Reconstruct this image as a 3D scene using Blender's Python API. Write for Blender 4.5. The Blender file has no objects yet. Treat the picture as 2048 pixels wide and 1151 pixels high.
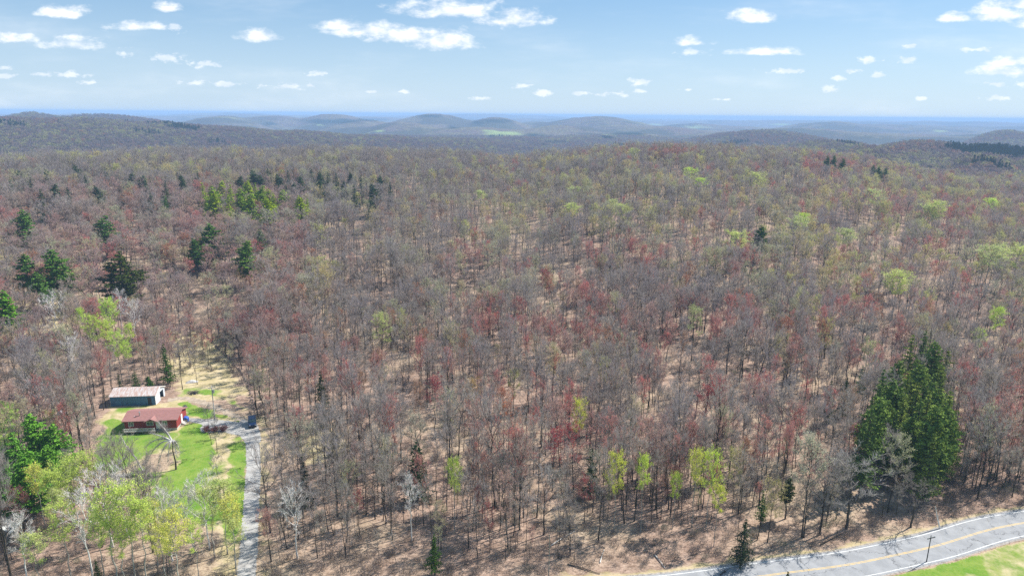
import bpy, math, random
import numpy as np
from mathutils import Vector, Matrix
random.seed(7); rng = np.random.default_rng(7)
S = bpy.context.scene
COL = S.collection
rad = math.radians

# ------------------------------------------------------------------ camera
F = 1365.0; PITCH = rad(14.24); ROLL = rad(0.5); CH = 75.0
cam_d = bpy.data.cameras.new('camera'); cam = bpy.data.objects.new('camera', cam_d); COL.objects.link(cam)
cam_d.sensor_width = 36.0; cam_d.lens = 36.0 * F / 2048.0
cam_d.clip_start = 1.0; cam_d.clip_end = 200000.0
RM = Matrix.Rotation(math.pi/2 - PITCH, 3, 'X') @ Matrix.Rotation(ROLL, 3, 'Z')
cam.matrix_world = Matrix.Translation((0, 0, CH)) @ RM.to_4x4()
S.camera = cam
RN = np.array(RM)

def ray(px, py):
    return RN @ np.array([(px-1024)/F, (575.5-py)/F, -1.0])
def G(px, py, z=0.0):
    d = ray(px, py); t = (z-CH)/d[2]
    return float(d[0]*t), float(d[1]*t)
def PX(x, y, z):
    p = np.stack([np.asarray(x, float), np.asarray(y, float), np.asarray(z, float)-CH], -1) @ RN
    w = np.maximum(-p[..., 2], 1e-3)
    return 1024+F*p[..., 0]/w, 575.5-F*p[..., 1]/w, -p[..., 2]

# ------------------------------------------------------------------ sun, sky, exposure
SUN_EL = rad(47); SUN_DIR = Vector((0.86, 0.51, 0)).normalized()
sun_v = Vector((SUN_DIR.x*math.cos(SUN_EL), SUN_DIR.y*math.cos(SUN_EL), math.sin(SUN_EL)))
sd = bpy.data.lights.new('sun', 'SUN'); sd.energy = 5.0; sd.angle = rad(0.55); sd.color = (1.0, 0.955, 0.88)
so = bpy.data.objects.new('sun', sd); COL.objects.link(so)
so.rotation_euler = (-sun_v).to_track_quat('-Z', 'Y').to_euler()
S.view_settings.view_transform = 'Standard'; S.view_settings.look = 'None'
S.view_settings.gamma = 1.0; S.view_settings.exposure = 0.80; S.view_settings.use_curve_mapping = False

W = bpy.data.worlds.new('World'); S.world = W; W.use_nodes = True
wt = W.node_tree; wt.nodes.clear()
class NT:
    def __init__(s, tree): s.t = tree
    def n(s, typ, ins=None, **kw):
        nd = s.t.nodes.new(typ)
        for k, v in kw.items(): setattr(nd, k, v)
        for k, v in (ins or {}).items():
            sk = nd.inputs[k]
            if isinstance(v, bpy.types.NodeSocket): s.t.links.new(v, sk)
            else: sk.default_value = v
        return nd
    def link(s, a, b): s.t.links.new(a, b)
    def m(s, op, a, b=None, c=None):
        i = {0: a}
        if b is not None: i[1] = b
        if c is not None: i[2] = c
        return s.n('ShaderNodeMath', i, operation=op).outputs[0]
    def v(s, op, a, b=None, c=None, out=0):
        i = {0: a}
        if b is not None: i[1] = b
        if c is not None: i[2] = c
        return s.n('ShaderNodeVectorMath', i, operation=op).outputs[out]
    def mix(s, f, a, b, mode='MIX'):
        nd = s.t.nodes.new('ShaderNodeMix'); nd.data_type = 'RGBA'; nd.blend_type = mode
        for k, v in ((0, f), (6, a), (7, b)):
            if isinstance(v, bpy.types.NodeSocket): s.t.links.new(v, nd.inputs[k])
            else: nd.inputs[k].default_value = v if k == 0 or len(v) == 4 else (*v, 1)
        return nd.outputs[2]
    def ss(s, x, a, b):
        return s.n('ShaderNodeMapRange', {0: x, 1: a, 2: b, 3: 0.0, 4: 1.0}, interpolation_type='SMOOTHSTEP').outputs[0]
    def noise(s, vec, scale, detail=3.0, rough=0.55, out='Fac'):
        return s.n('ShaderNodeTexNoise', {'Vector': vec, 'Scale': scale, 'Detail': detail, 'Roughness': rough}).outputs[out]

w = NT(wt)
sky = w.n('ShaderNodeTexSky', sky_type='NISHITA', sun_disc=False, sun_elevation=SUN_EL,
          sun_rotation=math.atan2(SUN_DIR.x, SUN_DIR.y), altitude=300.0, air_density=1.0, dust_density=0.6, ozone_density=1.0)
tc = w.n('ShaderNodeTexCoord')
sep = w.n('ShaderNodeSeparateXYZ', {0: tc.outputs['Generated']})
yy = w.m('MAXIMUM', sep.outputs[1], 0.03)
U = w.m('DIVIDE', sep.outputs[0], yy); V = w.m('DIVIDE', sep.outputs[2], yy)
uv = w.n('ShaderNodeCombineXYZ', {0: U, 1: V, 2: 0.0}).outputs[0]
# cumulus: heading, height, half width, half height in photo units of angle
BIG = [(125,24,46,13),(282,50,42,11),(145,84,48,16),(28,76,40,12),(522,72,38,13),(690,50,46,12),(745,58,62,17),(815,72,60,16),(885,78,52,22),
       (900,18,82,20),(1022,36,52,20),(1505,32,52,13),(1372,84,34,8),(1520,104,50,7),(1548,101,34,9),(1912,35,28,9),(1995,24,50,24),
       (2030,8,60,12),(2025,122,44,11),(2012,142,50,12),(340,14,22,9),(2090,40,70,22)]
SMALL = [(355,54,14,6),(250,107,14,6),(332,115,24,7),(405,128,30,6),(140,147,24,5),(85,149,22,3),(575,172,40,5),(455,168,30,4),(385,166,34,4),(170,165,20,3),
         (630,149,18,4),(1384,104,26,5),(1812,92,14,4),(1738,120,18,5),(1812,123,14,6),(1952,100,26,4),(1567,142,34,4),(1706,142,12,4),(1758,149,12,4),
         (1677,157,12,4),(1275,164,20,6),(1044,172,16,4),(1085,186,20,5),(1235,188,26,4),(1660,178,16,5),(1995,195,30,4),(1842,197,12,3),(805,184,14,3),
         (960,197,16,3),(1375,179,16,2),(1990,168,14,4),(12,152,16,4),(1160,187,14,3),(1285,183,14,3),(1440,199,16,2),(2040,170,14,5),(735,184,14,3),(10,136,14,3)]
def blobs(lst, flat):
    cur = None
    for (px, py, hw, hh) in lst:
        d = ray(px, py + (hh*0.35 if flat else 0)); cu, cv = d[0]/d[1], d[2]/d[1]
        sx, sy = F/(hw*1.25), F/(hh*1.35)
        q = w.v('MULTIPLY_ADD', uv, (sx, sy, 0), (-cu*sx, -cv*sy, 0))
        if flat:
            q = w.v('MAXIMUM', q, w.v('MULTIPLY', q, (-1.0, -2.4, 0)))
        l = w.v('LENGTH', q, out=1)
        cur = l if cur is None else w.m('MINIMUM', cur, l)
    return cur
uvs = w.v('MULTIPLY', uv, (1.0, 2.0, 0))
nb = w.noise(uvs, 26.0, 5.0, 0.6); ns = w.noise(uvs, 60.0, 4.0, 0.6)
db = w.m('ADD', blobs(BIG, True), w.m('MULTIPLY', w.m('SUBTRACT', nb, 0.5), 3.0))
dsm = w.m('ADD', blobs(SMALL, False), w.m('MULTIPLY', w.m('SUBTRACT', ns, 0.5), 4.2))
mb_ = w.m('MULTIPLY', w.ss(db, 1.2, 0.1), .95); ms_ = w.m('MULTIPLY', w.ss(dsm, 1.15, 0.1), 0.66)
thin = w.m('MULTIPLY', w.ss(w.noise(w.v('MULTIPLY', uv, (1.0, 5.0, 0)), 3.2, 4.0, 0.6), 0.45, 0.8), 0.28)
mask = w.m('MAXIMUM', w.m('MAXIMUM', mb_, ms_), thin)
hz = w.ss(sep.outputs[2], 0.185, -0.03)                    # paler air towards the horizon
base = w.mix(w.m('MULTIPLY', hz, 0.62), w.v('MULTIPLY', sky.outputs[0], (0.62, 0.80, 0.98)), (9.6, 10.0, 10.3))
base = w.mix(0.40, base, (3.9, 6.6, 9.6))
cshade = w.mix(w.ss(nb, 0.35, 0.62), (11.0, 11.2, 11.3), (8.6, 9.3, 10.2))
skyc = w.mix(mask, base, cshade)
bg = w.n('ShaderNodeBackground', {0: skyc, 1: 0.062})
out = w.n('ShaderNodeOutputWorld', {0: bg.outputs[0]})
W.cycles.sampling_method = 'NONE'

S.cycles.max_bounces = 5; S.cycles.diffuse_bounces = 2; S.cycles.glossy_bounces = 2
S.cycles.transmission_bounces = 3; S.cycles.volume_bounces = 1; S.cycles.transparent_max_bounces = 6
S.cycles.sample_clamp_indirect = 4.0
S.cycles.use_denoising = False

# ------------------------------------------------------------------ helpers
def tag(o, label=None, cat=None, group=None, kind=None):
    if label: o['label'] = label
    if cat: o['category'] = cat
    if group: o['group'] = group
    if kind: o['kind'] = kind
    return o
def link(name, data, parent=None):
    o = bpy.data.objects.new(name, data); COL.objects.link(o)
    if parent: o.parent = parent
    return o
def empty(name, loc, rz=0.0, sc=1.0):
    o = bpy.data.objects.new(name, None); COL.objects.link(o)
    o.location = loc; o.rotation_euler = (0, 0, rz); o.scale = (sc, sc, sc); o.empty_display_size = 0.5
    return o
class MB:
    def __init__(s): s.v = []; s.f = []; s.mi = []
    def quad(s, a, b, c, d, mi=0):
        k = len(s.v); s.v += [a, b, c, d]; s.f.append((k, k+1, k+2, k+3)); s.mi.append(mi)
    def poly(s, pts, mi=0):
        k = len(s.v); s.v += pts; s.f.append(tuple(range(k, k+len(pts)))); s.mi.append(mi)
    def box(s, x0, x1, y0, y1, z0, z1, mi=0):
        k = len(s.v)
        s.v += [(x0,y0,z0),(x1,y0,z0),(x1,y1,z0),(x0,y1,z0),(x0,y0,z1),(x1,y0,z1),(x1,y1,z1),(x0,y1,z1)]
        for f in ((0,3,2,1),(4,5,6,7),(0,1,5,4),(1,2,6,5),(2,3,7,6),(3,0,4,7)):
            s.f.append(tuple(k+i for i in f)); s.mi.append(mi)
    def prism(s, pts, d, mi=0):           # closed polygon pts extruded by vector d
        k = len(s.v); n = len(pts)
        s.v += [tuple(p) for p in pts] + [tuple(Vector(p)+Vector(d)) for p in pts]
        s.f.append(tuple(k+i for i in range(n))[::-1]); s.f.append(tuple(k+n+i for i in range(n))); s.mi += [mi, mi]
        for i in range(n):
            j = (i+1) % n; s.f.append((k+i, k+j, k+n+j, k+n+i)); s.mi.append(mi)
    def tube(s, pts, rs, n=5, mi=0, cap=False):
        k0 = len(s.v); P = [Vector(p) for p in pts]
        for i, p in enumerate(P):
            t = (P[min(i+1, len(P)-1)] - P[max(i-1, 0)]).normalized()
            a = t.cross(Vector((0, 0, 1)) if abs(t.z) < 0.9 else Vector((1, 0, 0))).normalized(); b = t.cross(a)
            for j in range(n):
                th = 2*math.pi*j/n
                s.v.append(tuple(p + (a*math.cos(th)+b*math.sin(th))*rs[i]))
        for i in range(len(P)-1):
            for j in range(n):
                s.f.append((k0+i*n+j, k0+i*n+(j+1) % n, k0+(i+1)*n+(j+1) % n, k0+(i+1)*n+j)); s.mi.append(mi)
        if cap:
            s.f.append(tuple(k0+(len(P)-1)*n+j for j in range(n))); s.mi.append(mi)
            s.f.append(tuple(k0+j for j in range(n))[::-1]); s.mi.append(mi)
    def ribbon(s, p, q, wd, mi=0):
        d = q-p; a = d.cross(Vector((random.gauss(0,1), random.gauss(0,1), random.gauss(0,1))))
        if a.length < 1e-6: return
        a = a.normalized()*wd*0.5; b = a*0.45
        k = len(s.v); s.v += [tuple(p-a), tuple(p+a), tuple(q+b), tuple(q-b)]
        s.f.append((k, k+1, k+2, k+3)); s.mi.append(mi)
    def leaf(s, p, sz, mi=0, up=0.0):
        nrm = Vector((random.gauss(0,1), random.gauss(0,1), random.gauss(0,1)+up)).normalized()
        a = nrm.orthogonal().normalized(); a.rotate(Matrix.Rotation(random.uniform(0, 6.28), 3, nrm)); b = nrm.cross(a)
        sz2 = sz*random.uniform(0.6, 1.3)
        k = len(s.v); s.v += [tuple(p-a*sz2*.5), tuple(p-b*sz2*.33), tuple(p+a*sz2*.5), tuple(p+b*sz2*.33)]
        s.f.append((k, k+1, k+2, k+3)); s.mi.append(mi)
    def mesh(s, name, mats, smooth=False):
        me = bpy.data.meshes.new(name); me.from_pydata([tuple(v) for v in s.v], [], s.f)
        for m in mats: me.materials.append(m)
        me.polygons.foreach_set('material_index', s.mi)
        if smooth: me.polygons.foreach_set('use_smooth', [True]*len(s.f))
        me.update(); return me
    def build(s, name, mats, parent=None, smooth=False):
        return link(name, s.mesh(name, mats if isinstance(mats, (list, tuple)) else [mats], smooth), parent)

# value noise in numpy
def _h(i, j, seed):
    n = (i.astype(np.int64)*374761393 + j.astype(np.int64)*668265263 + seed*974634777) & 0x7fffffff
    n = ((n ^ (n >> 13))*1274126177) & 0x7fffffff
    return ((n ^ (n >> 16)) & 0xffff)/65535.0
def vn(x, y, seed=0):
    x = np.asarray(x, float); y = np.asarray(y, float)
    i = np.floor(x); j = np.floor(y); u = x-i; v = y-j; u = u*u*(3-2*u); v = v*v*(3-2*v)
    return ((_h(i,j,seed)*(1-u)+_h(i+1,j,seed)*u)*(1-v) + (_h(i,j+1,seed)*(1-u)+_h(i+1,j+1,seed)*u)*v)
def fbm(x, y, seed=0, o=4):
    a = 0.5; r = 0; t = 0
    for k in range(o):
        r = r + a*vn(x*2**k, y*2**k, seed+k); t += a; a *= .5
    return r/t
def sstep(t): t = np.clip(t, 0, 1); return t*t*(3-2*t)

# ------------------------------------------------------------------ materials
def mat(name, fn):
    m = bpy.data.materials.new(name); m.use_nodes = True; t = m.node_tree; t.nodes.clear()
    n = NT(t); o = n.n('ShaderNodeOutputMaterial'); sh = fn(n); n.link(sh, o.inputs[0]); return m
def pbsdf(n, col, rough=0.8, metal=0.0, spec=0.3, normal=None):
    i = {'Base Color': col if isinstance(col, bpy.types.NodeSocket) or len(col) == 4 else (*col, 1), 'Roughness': rough, 'Metallic': metal, 'Specular IOR Level': spec}
    if normal is not None: i['Normal'] = normal
    return n.n('ShaderNodeBsdfPrincipled', i).outputs[0]
def opos(n): return n.n('ShaderNodeTexCoord').outputs['Object']
def gpos(n): return n.n('ShaderNodeNewGeometry').outputs['Position']
def varied(c1, c2, scale, rough=0.8, metal=0.0, spec=0.3, stretch=(1,1,1), lo=.35, hi=.65):
    def f(n):
        p = n.v('MULTIPLY', opos(n), stretch)
        k = n.ss(n.noise(p, scale, 5, .6), lo, hi)
        return pbsdf(n, n.mix(k, c1, c2), rough, metal, spec)
    return f
def bark_fn(c1, c2):
    def f(n):
        r = n.n('ShaderNodeObjectInfo').outputs['Random']
        k = n.ss(n.noise(n.v('MULTIPLY', opos(n), (3, 3, .6)), 2.0, 4, .6), .35, .65)
        c = n.mix(k, c1, c2); c = n.mix(n.m('MULTIPLY', r, .28), c, (.20, .18, .16))
        return n.n('ShaderNodeBsdfDiffuse', {0: c}).outputs[0]
    return f
def tinted(n): return n.n('ShaderNodeAttribute', attribute_type='INSTANCER', attribute_name='tint').outputs['Color']
def twig_fn(n):
    c = n.mix(0.55, (.41, .37, .345), tinted(n))
    k = n.noise(opos(n), 1.3, 2)
    c = n.mix(n.m('MULTIPLY', k, .5), c, (.09, .076, .07))
    d = n.n('ShaderNodeBsdfDiffuse', {0: c}).outputs[0]; t = n.n('ShaderNodeBsdfTranslucent', {0: c}).outputs[0]
    return n.n('ShaderNodeMixShader', {0: .35, 1: d, 2: t}).outputs[0]
def leaf_fn(n):
    c = tinted(n); k = n.ss(n.noise(opos(n), 1.6, 3, .6), .3, .7)
    c = n.mix(k, n.v('MULTIPLY', c, (.66, .7, .62)), n.v('MULTIPLY', c, (1.2, 1.16, 1.1)))
    d = n.n('ShaderNodeBsdfDiffuse', {0: c}).outputs[0]; t = n.n('ShaderNodeBsdfTranslucent', {0: c}).outputs[0]
    return n.n('ShaderNodeMixShader', {0: .42, 1: d, 2: t}).outputs[0]
def needle_fn(n):
    c = tinted(n); k = n.ss(n.noise(opos(n), 1.1, 3, .6), .3, .7)
    c = n.mix(k, n.v('MULTIPLY', c, (.55, .6, .6)), n.v('MULTIPLY', c, (1.3, 1.22, .95)))
    d = n.n('ShaderNodeBsdfDiffuse', {0: c}).outputs[0]; t = n.n('ShaderNodeBsdfTranslucent', {0: c}).outputs[0]
    return n.n('ShaderNodeMixShader', {0: .15, 1: d, 2: t}).outputs[0]
M_BARK = mat('bark', bark_fn((.024, .019, .016), (.07, .056, .047)))
M_BIRCH = mat('birch_bark', bark_fn((.78, .76, .72), (.52, .50, .47)))
M_ASPEN = mat('aspen_bark', bark_fn((.40, .38, .33), (.24, .22, .19)))
M_TWIG = mat('twigs', twig_fn); M_LEAF = mat('leaves', leaf_fn); M_NEEDLE = mat('needles', needle_fn)
def pale_twig(n):
    return n.n('ShaderNodeBsdfDiffuse', {0: n.mix(n.noise(opos(n), 1.2, 3), (.70, .66, .63), (.42, .39, .37))}).outputs[0]
M_PALE = mat('pale_twigs', pale_twig)

# ------------------------------------------------------------------ terrain
KX = np.array([-700,-200,0,100,350,600,750,900,1050,1150,1250,1400,1550,1700,1850,2048,2300,2900], float)
KY = np.array([ 335, 314,309,300,292,287,289,297,302,292,278,280,286,300,328,346,356,365], float)
KD = np.array([ 640, 640,640,650,660,670,670,670,660,660,670,690,700,760,820,860,880,880], float)
AZ_K = []; Z_K = []
for kx, ky, kd in zip(KX, KY, KD):
    d = ray(kx, ky); hyp = math.hypot(d[0], d[1]); AZ_K.append(math.atan2(d[0], d[1])); Z_K.append(CH + d[2]/hyp*kd - 22.0)
AZ_K = np.array(AZ_K); Z_K = np.array(Z_K)
# (px x, skyline px y, half width px, distance, radial sigma, canopy)
HILLS = [(-160,229,190,1900,500,18),(0,230,190,1950,500,18),(160,232,190,2000,500,18),(310,240,170,2050,480,18),(450,250,170,2050,450,18),(600,259,170,2000,420,18),(750,268,170,2000,400,18),(900,274,170,2100,400,18),
         (1040,277,90,2500,420,10),(1180,275,80,2700,420,10),
         (1530,259,100,2500,380,16),(1660,279,150,1700,330,16),(1850,277,150,1500,300,18),(1990,287,140,1500,280,18),(1740,292,80,1250,220,14),(1960,306,90,1150,180,14),(2120,296,100,1400,250,14),
         (62,213,50,3300,600,0),(195,219,130,3300,600,0),(-40,218,80,3400,600,0),(440,225,62,4600,600,0),(540,232,70,5200,600,0),(662,229,48,5000,600,0),(720,240,50,4200,600,0),(862,235,52,4600,600,0),(800,246,60,3600,500,0),
         (990,243,36,4300,450,0),(1080,242,44,5600,600,0),(1205,242,62,4600,600,0),(1130,252,60,3600,400,0),(1300,256,70,4000,400,0),(1395,248,60,6200,700,0),(1480,252,60,5200,700,0),(1650,246,62,5600,700,0),(1760,253,80,6500,700,0),(1580,256,70,4300,500,0),
         (300,229,260,8600,900,0),(760,236,180,8200,800,0),(520,231,120,11500,900,0),(1150,240,170,8800,900,0),(960,236,150,12500,1200,0),(1560,245,190,9000,900,0),(1340,242,150,13000,1200,0),(1900,249,170,9500,900,0),(1740,245,140,12500,1200,0),(2015,268,44,3000,350,0),(1900,256,80,8000,900,0),(2080,262,70,4600,600,0),(1250,264,80,3200,300,0),(1060,262,90,3300,300,0),(930,256,90,3300,300,0),(1440,266,60,3200,300,0)]
HP = []
for (hx, hy, hwp, D, sr, can) in HILLS:
    d = ray(hx, hy); hyp = math.hypot(d[0], d[1]); az = math.atan2(d[0], d[1])
    HP.append((az, D, CH + d[2]/hyp*D - can - (.0036*D if 3000 < D < 8000 else 0), hwp/F*D*math.cos(az)*(0.9 if D < 2300 else 1.3), sr))
def base_h(r, az):
    zr = np.interp(az, AZ_K, Z_K); dr = np.interp(az, AZ_K, KD)
    up = zr*sstep((r-235)/(dr-235))**0.92
    t = sstep((r-dr)/750.)
    x = r*np.sin(az); y = r*np.cos(az)
    low = -62 + 30*(fbm(x/1500, y/1500, 11, 3)-.5)
    return np.where(r < dr, up, zr*(1-t)+low*t)
def height(x, y):
    x = np.asarray(x, float); y = np.asarray(y, float)
    r = np.hypot(x, y); az = np.arctan2(x, y); b = base_h(r, az)
    acc = np.exp(b/5.0); far0 = sstep((r-8000)/4000.)
    for (a0, D, zt, sl, sr) in HP:
        lat = r*np.sin(az-a0); rr = r*np.cos(az-a0)-D
        g = np.exp(-.5*((lat/sl)**2 + (rr/sr)**2))
        acc += np.exp((-62+(zt+62)*g)/5.0)
    b = b + (5.0*np.log(acc)-b)*sstep((r-700)/300.)
    b = b + ((fbm(x/420, y/520, 61, 3)-.5)*22 + (fbm(x/1500, y/800, 67, 4)-.46)*130*(1-.5*far0))*sstep((r-2600)/1200.)
    far = sstep((r-7000)/6000.)
    und = (fbm(x/2300, y/1600, 21, 4)-.42)*150*far
    bump = (fbm(x/60, y/60, 31, 3)-.5)*7*sstep((r-900)/1500.) + (fbm(x/45, y/45, 5, 3)-.5)*3.0*sstep((r-240)/120.)
    lift = far*6
    z = b + und + bump + lift; cap = np.where(r > 3000, 84., 72.)
    return np.where(z > cap-12, cap-12+12*np.tanh((z-cap+12)/12), z)*1.0
def hgt(x, y): return float(height(np.array([x]), np.array([y]))[0])
def TOP(px, py, H):        # foot of a thing of height H whose top is seen at this place
    d = ray(px, py); lo = 30.0
    n = 60.0; prev = 60.0
    while n < 4000:
        x, y, z = d[0]*n, d[1]*n, CH+d[2]*n
        if z < hgt(x, y)+H: break
        prev = n; n *= 1.012
    for _ in range(12):
        m = (prev+n)/2
        if CH+d[2]*m < hgt(d[0]*m, d[1]*m)+H: n = m
        else: prev = m
    return float(d[0]*n), float(d[1]*n)

fine = np.radians(np.arange(-46, 46.01, 0.17))
azs = np.concatenate([np.radians(np.arange(-180, -46, 6.0)), fine, np.radians(np.arange(50, 180, 6.0))])
rs_ = [2., 20., 45., 65., 78.]
r = 86.0
while r < 235: rs_.append(r); r += 0.6
while r < 60000: rs_.append(r); r *= 1.0125
rs_ = np.array(rs_); NA, NR = len(azs), len(rs_)
AZg, Rg = np.meshgrid(azs, rs_); X = (Rg*np.sin(AZg)).ravel(); Y = (Rg*np.cos(AZg)).ravel()
Z = height(X, Y)
me = bpy.data.meshes.new('ground')
me.vertices.add(len(X)+1)
co = np.empty((len(X)+1, 3)); co[:-1, 0] = X; co[:-1, 1] = Y; co[:-1, 2] = Z; co[-1] = (0, 0, 0)
me.vertices.foreach_set('co', co.ravel())
ii, jj = np.meshgrid(np.arange(NR-1), np.arange(NA), indexing='ij'); j2 = (jj+1) % NA
q = np.stack([ii*NA+jj, (ii+1)*NA+jj, (ii+1)*NA+j2, ii*NA+j2], -1).reshape(-1, 4)[:, ::-1]
tri = np.stack([np.full(NA, len(X)), (np.arange(NA)+1) % NA, np.arange(NA)], -1)
nl = q.size + tri.size
me.loops.add(nl); me.loops.foreach_set('vertex_index', np.concatenate([q.ravel(), tri.ravel()]))
me.polygons.add(len(q)+len(tri))
me.polygons.foreach_set('loop_start', np.concatenate([np.arange(len(q))*4, q.size+np.arange(len(tri))*3]))
me.polygons.foreach_set('use_smooth', np.ones(len(q)+len(tri), bool))
me.update(calc_edges=True)
def poly_sd(x, y, P):      # signed distance, positive inside
    P = np.array(P, float); n = len(P); d = np.full(x.shape, 1e9); ins = np.zeros(x.shape, bool)
    for i in range(n):
        a = P[i]; b = P[(i+1) % n]; e = b-a; wx = x-a[0]; wy = y-a[1]
        t = np.clip((wx*e[0]+wy*e[1])/(e@e), 0, 1); d = np.minimum(d, np.hypot(wx-t*e[0], wy-t*e[1]))
        c = (a[1] > y) != (b[1] > y)
        with np.errstate(divide='ignore', invalid='ignore'):
            xi = (b[0]-a[0])*(y-a[1])/(b[1]-a[1])+a[0]
        ins ^= c & (x < xi)
    return np.where(ins, d, -d)
def GP(pts): return [G(*p) for p in pts]
YARD = GP([(196,850),(222,812),(335,800),(372,772),(440,775),(492,815),(494,1000),(478,1090),(440,1075),(300,1010),(255,985),(180,950),(180,895)])
LAWNS = [GP([(183,905),(205,850),(228,832),(252,840),(250,862),(300,862),(360,868),(300,900),(250,935),(215,950),(188,940)]),
         GP([(366,848),(402,840),(425,868),(430,905),(405,965),(300,990),(325,950),(362,925),(345,890)]),
         GP([(355,806),(400,800),(478,828),(450,838),(380,832)]), GP([(462,885),(495,878),(498,1000),(466,1080),(448,1060)]),
         GP([(-60,800),(34,806),(40,860),(10,900),(-60,905)]), GP([(290,985),(400,960),(450,1000),(430,1050),(310,1030)])]
STRAW = [GP([(320,660),(440,670),(500,790),(430,800),(350,800),(340,740)]), GP([(176,935),(200,862),(214,866),(190,905),(190,960)]), GP([(452,870),(474,872),(472,1150),(440,1150),(448,940)]),
         GP([(620,860),(680,850),(700,900),(640,930),(600,905)]), GP([(250,1030),(330,1020),(330,1060),(260,1075)]), GP([(-100,640),(120,600),(160,660),(0,690)]), GP([(516,830),(540,860),(530,1150),(517,1150),(512,900)])]
BARE = [GP([(300,912),(345,905),(352,925),(320,945),(292,940)]), GP([(370,790),(430,790),(490,825),(480,838),(400,812)])]
# the paved road: centre line
RC = [(420,60),(300,100),(200,118.5),(140,121.5)] + [G(2048,1043),G(1888,1087),G(1790,1109),G(1692,1129),G(1535,1149)] + [(24,95.9),(0,93.5),(-30,91.5),(-70,90),(-120,89),(-220,84)]
def smooth_line(P, n=10):
    P = [np.array(p, float) for p in P]; P = [2*P[0]-P[1]] + P + [2*P[-1]-P[-2]]; o = []
    for i in range(1, len(P)-2):
        for k in range(n):
            t = k/n; a, b, c, d = P[i-1], P[i], P[i+1], P[i+2]
            o.append(.5*((2*b)+(c-a)*t+(2*a-5*b+4*c-d)*t*t+(3*b-a-3*c+d)*t**3))
    o.append(P[-2]); return np.array(o)
RCs = smooth_line(RC)
for _ in range(12): RCs[1:-1] = .25*RCs[:-2]+.5*RCs[1:-1]+.25*RCs[2:]
def road_d(x, y):          # signed offset from the road centre line, + beyond the road
    x = np.asarray(x, float); y = np.asarray(y, float); best = np.full(x.shape, 1e9); sg = np.zeros(x.shape)
    for a, b in zip(RCs[:-1], RCs[1:]):
        e = b-a; wx = x-a[0]; wy = y-a[1]; t = np.clip((wx*e[0]+wy*e[1])/(e@e), 0, 1)
        d = np.hypot(wx-t*e[0], wy-t*e[1]); k = d < best; best = np.where(k, d, best); sg = np.where(k, np.sign(-(e[0]*wy-e[1]*wx)), sg)
    return best*sg
near = (Rg.ravel() < 420)
xn, yn = X[near], Y[near]
wob = (fbm(xn/3, yn/3, 3, 3)-.5)*4.5
lawn = np.zeros(xn.shape); straw = np.zeros(xn.shape); bare = np.zeros(xn.shape)
yd = sstep((poly_sd(xn, yn, YARD)+wob)/3+.5)
for P in LAWNS: lawn = np.maximum(lawn, sstep((poly_sd(xn, yn, P)+wob*.8)/2.0+.5))
for P in STRAW: straw = np.maximum(straw, .8*sstep((poly_sd(xn, yn, P)+wob*1.5)/6+.5))
for P in BARE: bare = np.maximum(bare, sstep((poly_sd(xn, yn, P)+wob)/2+.5))
lawn = np.maximum(lawn, yd*np.clip(.38+(fbm(xn/4, yn/4, 8, 3)-.5)*1.5, 0.05, .75))*(1-bare*.9); straw = np.maximum(straw, yd*.75*(1-bare))
rd = road_d(xn, yn)
side = sstep((-rd-4.15+wob*.15)/.5)                      # meadow this side of the road
patch = sstep((fbm(xn/5, yn/7, 77, 3)-.42)*6)
lawn = np.maximum(lawn, side*(.52+.45*patch)); straw = np.maximum(straw, side*.9)
straw = np.maximum(straw, .75*sstep(1-(rd-3.9)/(2.5+wob))*(rd > 3.5))
gravel = sstep(1-(np.abs(rd)-3.6)/1.0)
cov = np.zeros((len(X)+1, 4)); cov[:, 3] = 1
cov[:-1][near, 0] = lawn; cov[:-1][near, 1] = straw; cov[:-1][near, 2] = gravel
ca = me.attributes.new('cover', 'FLOAT_COLOR', 'POINT'); ca.data.foreach_set('color', cov.ravel())
px_, py_, _ = PX(X, Y, Z)
zone = np.zeros((len(X)+1, 4)); zone[:, 3] = 1; Rr = Rg.ravel()
zone[:-1, 0] = sstep((Rr-690)/160.)
def ell(cx_, cy_, a, b, w0=1.0): return sstep(1.6-np.hypot((px_-cx_)/a, (py_-cy_)/b)+(vn(X/60, Y/60, 4)-.5)*.8)*(np.cos(AZg.ravel()) > .6)
FIELDS = [(1560,249,16,1.2),(1640,256,10,1.3),(760,262,9,1.6),(1310,249,10,1.0),(1880,262,12,1.4),(640,250,8,1.2),(1008,267,30,3.5),(1212,272,26,3.2),(1112,291,22,3.2),(1392,254,14,1.8),(980,262,14,1.6)]
DARKS = [(670,243,58,4.2),(745,239,30,2.2),(540,247,13,3),(860,232,26,2.0),(990,242,28,3.0),(955,245,10,3),(1062,272,12,3),(1088,278,12,5),(905,254,12,3),(1255,268,30,3),(2010,272,40,3)]
for (a, b, c, d) in FIELDS: zone[:-1, 1] = np.maximum(zone[:-1, 1], ell(a, b, c, d)*(Rr > 1800))
for (a, b, c, d) in DARKS: zone[:-1, 2] = np.maximum(zone[:-1, 2], ell(a, b, c, d)*(Rr > 1800))
za = me.attributes.new('zone', 'FLOAT_COLOR', 'POINT'); za.data.foreach_set('color', zone.ravel())
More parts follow.
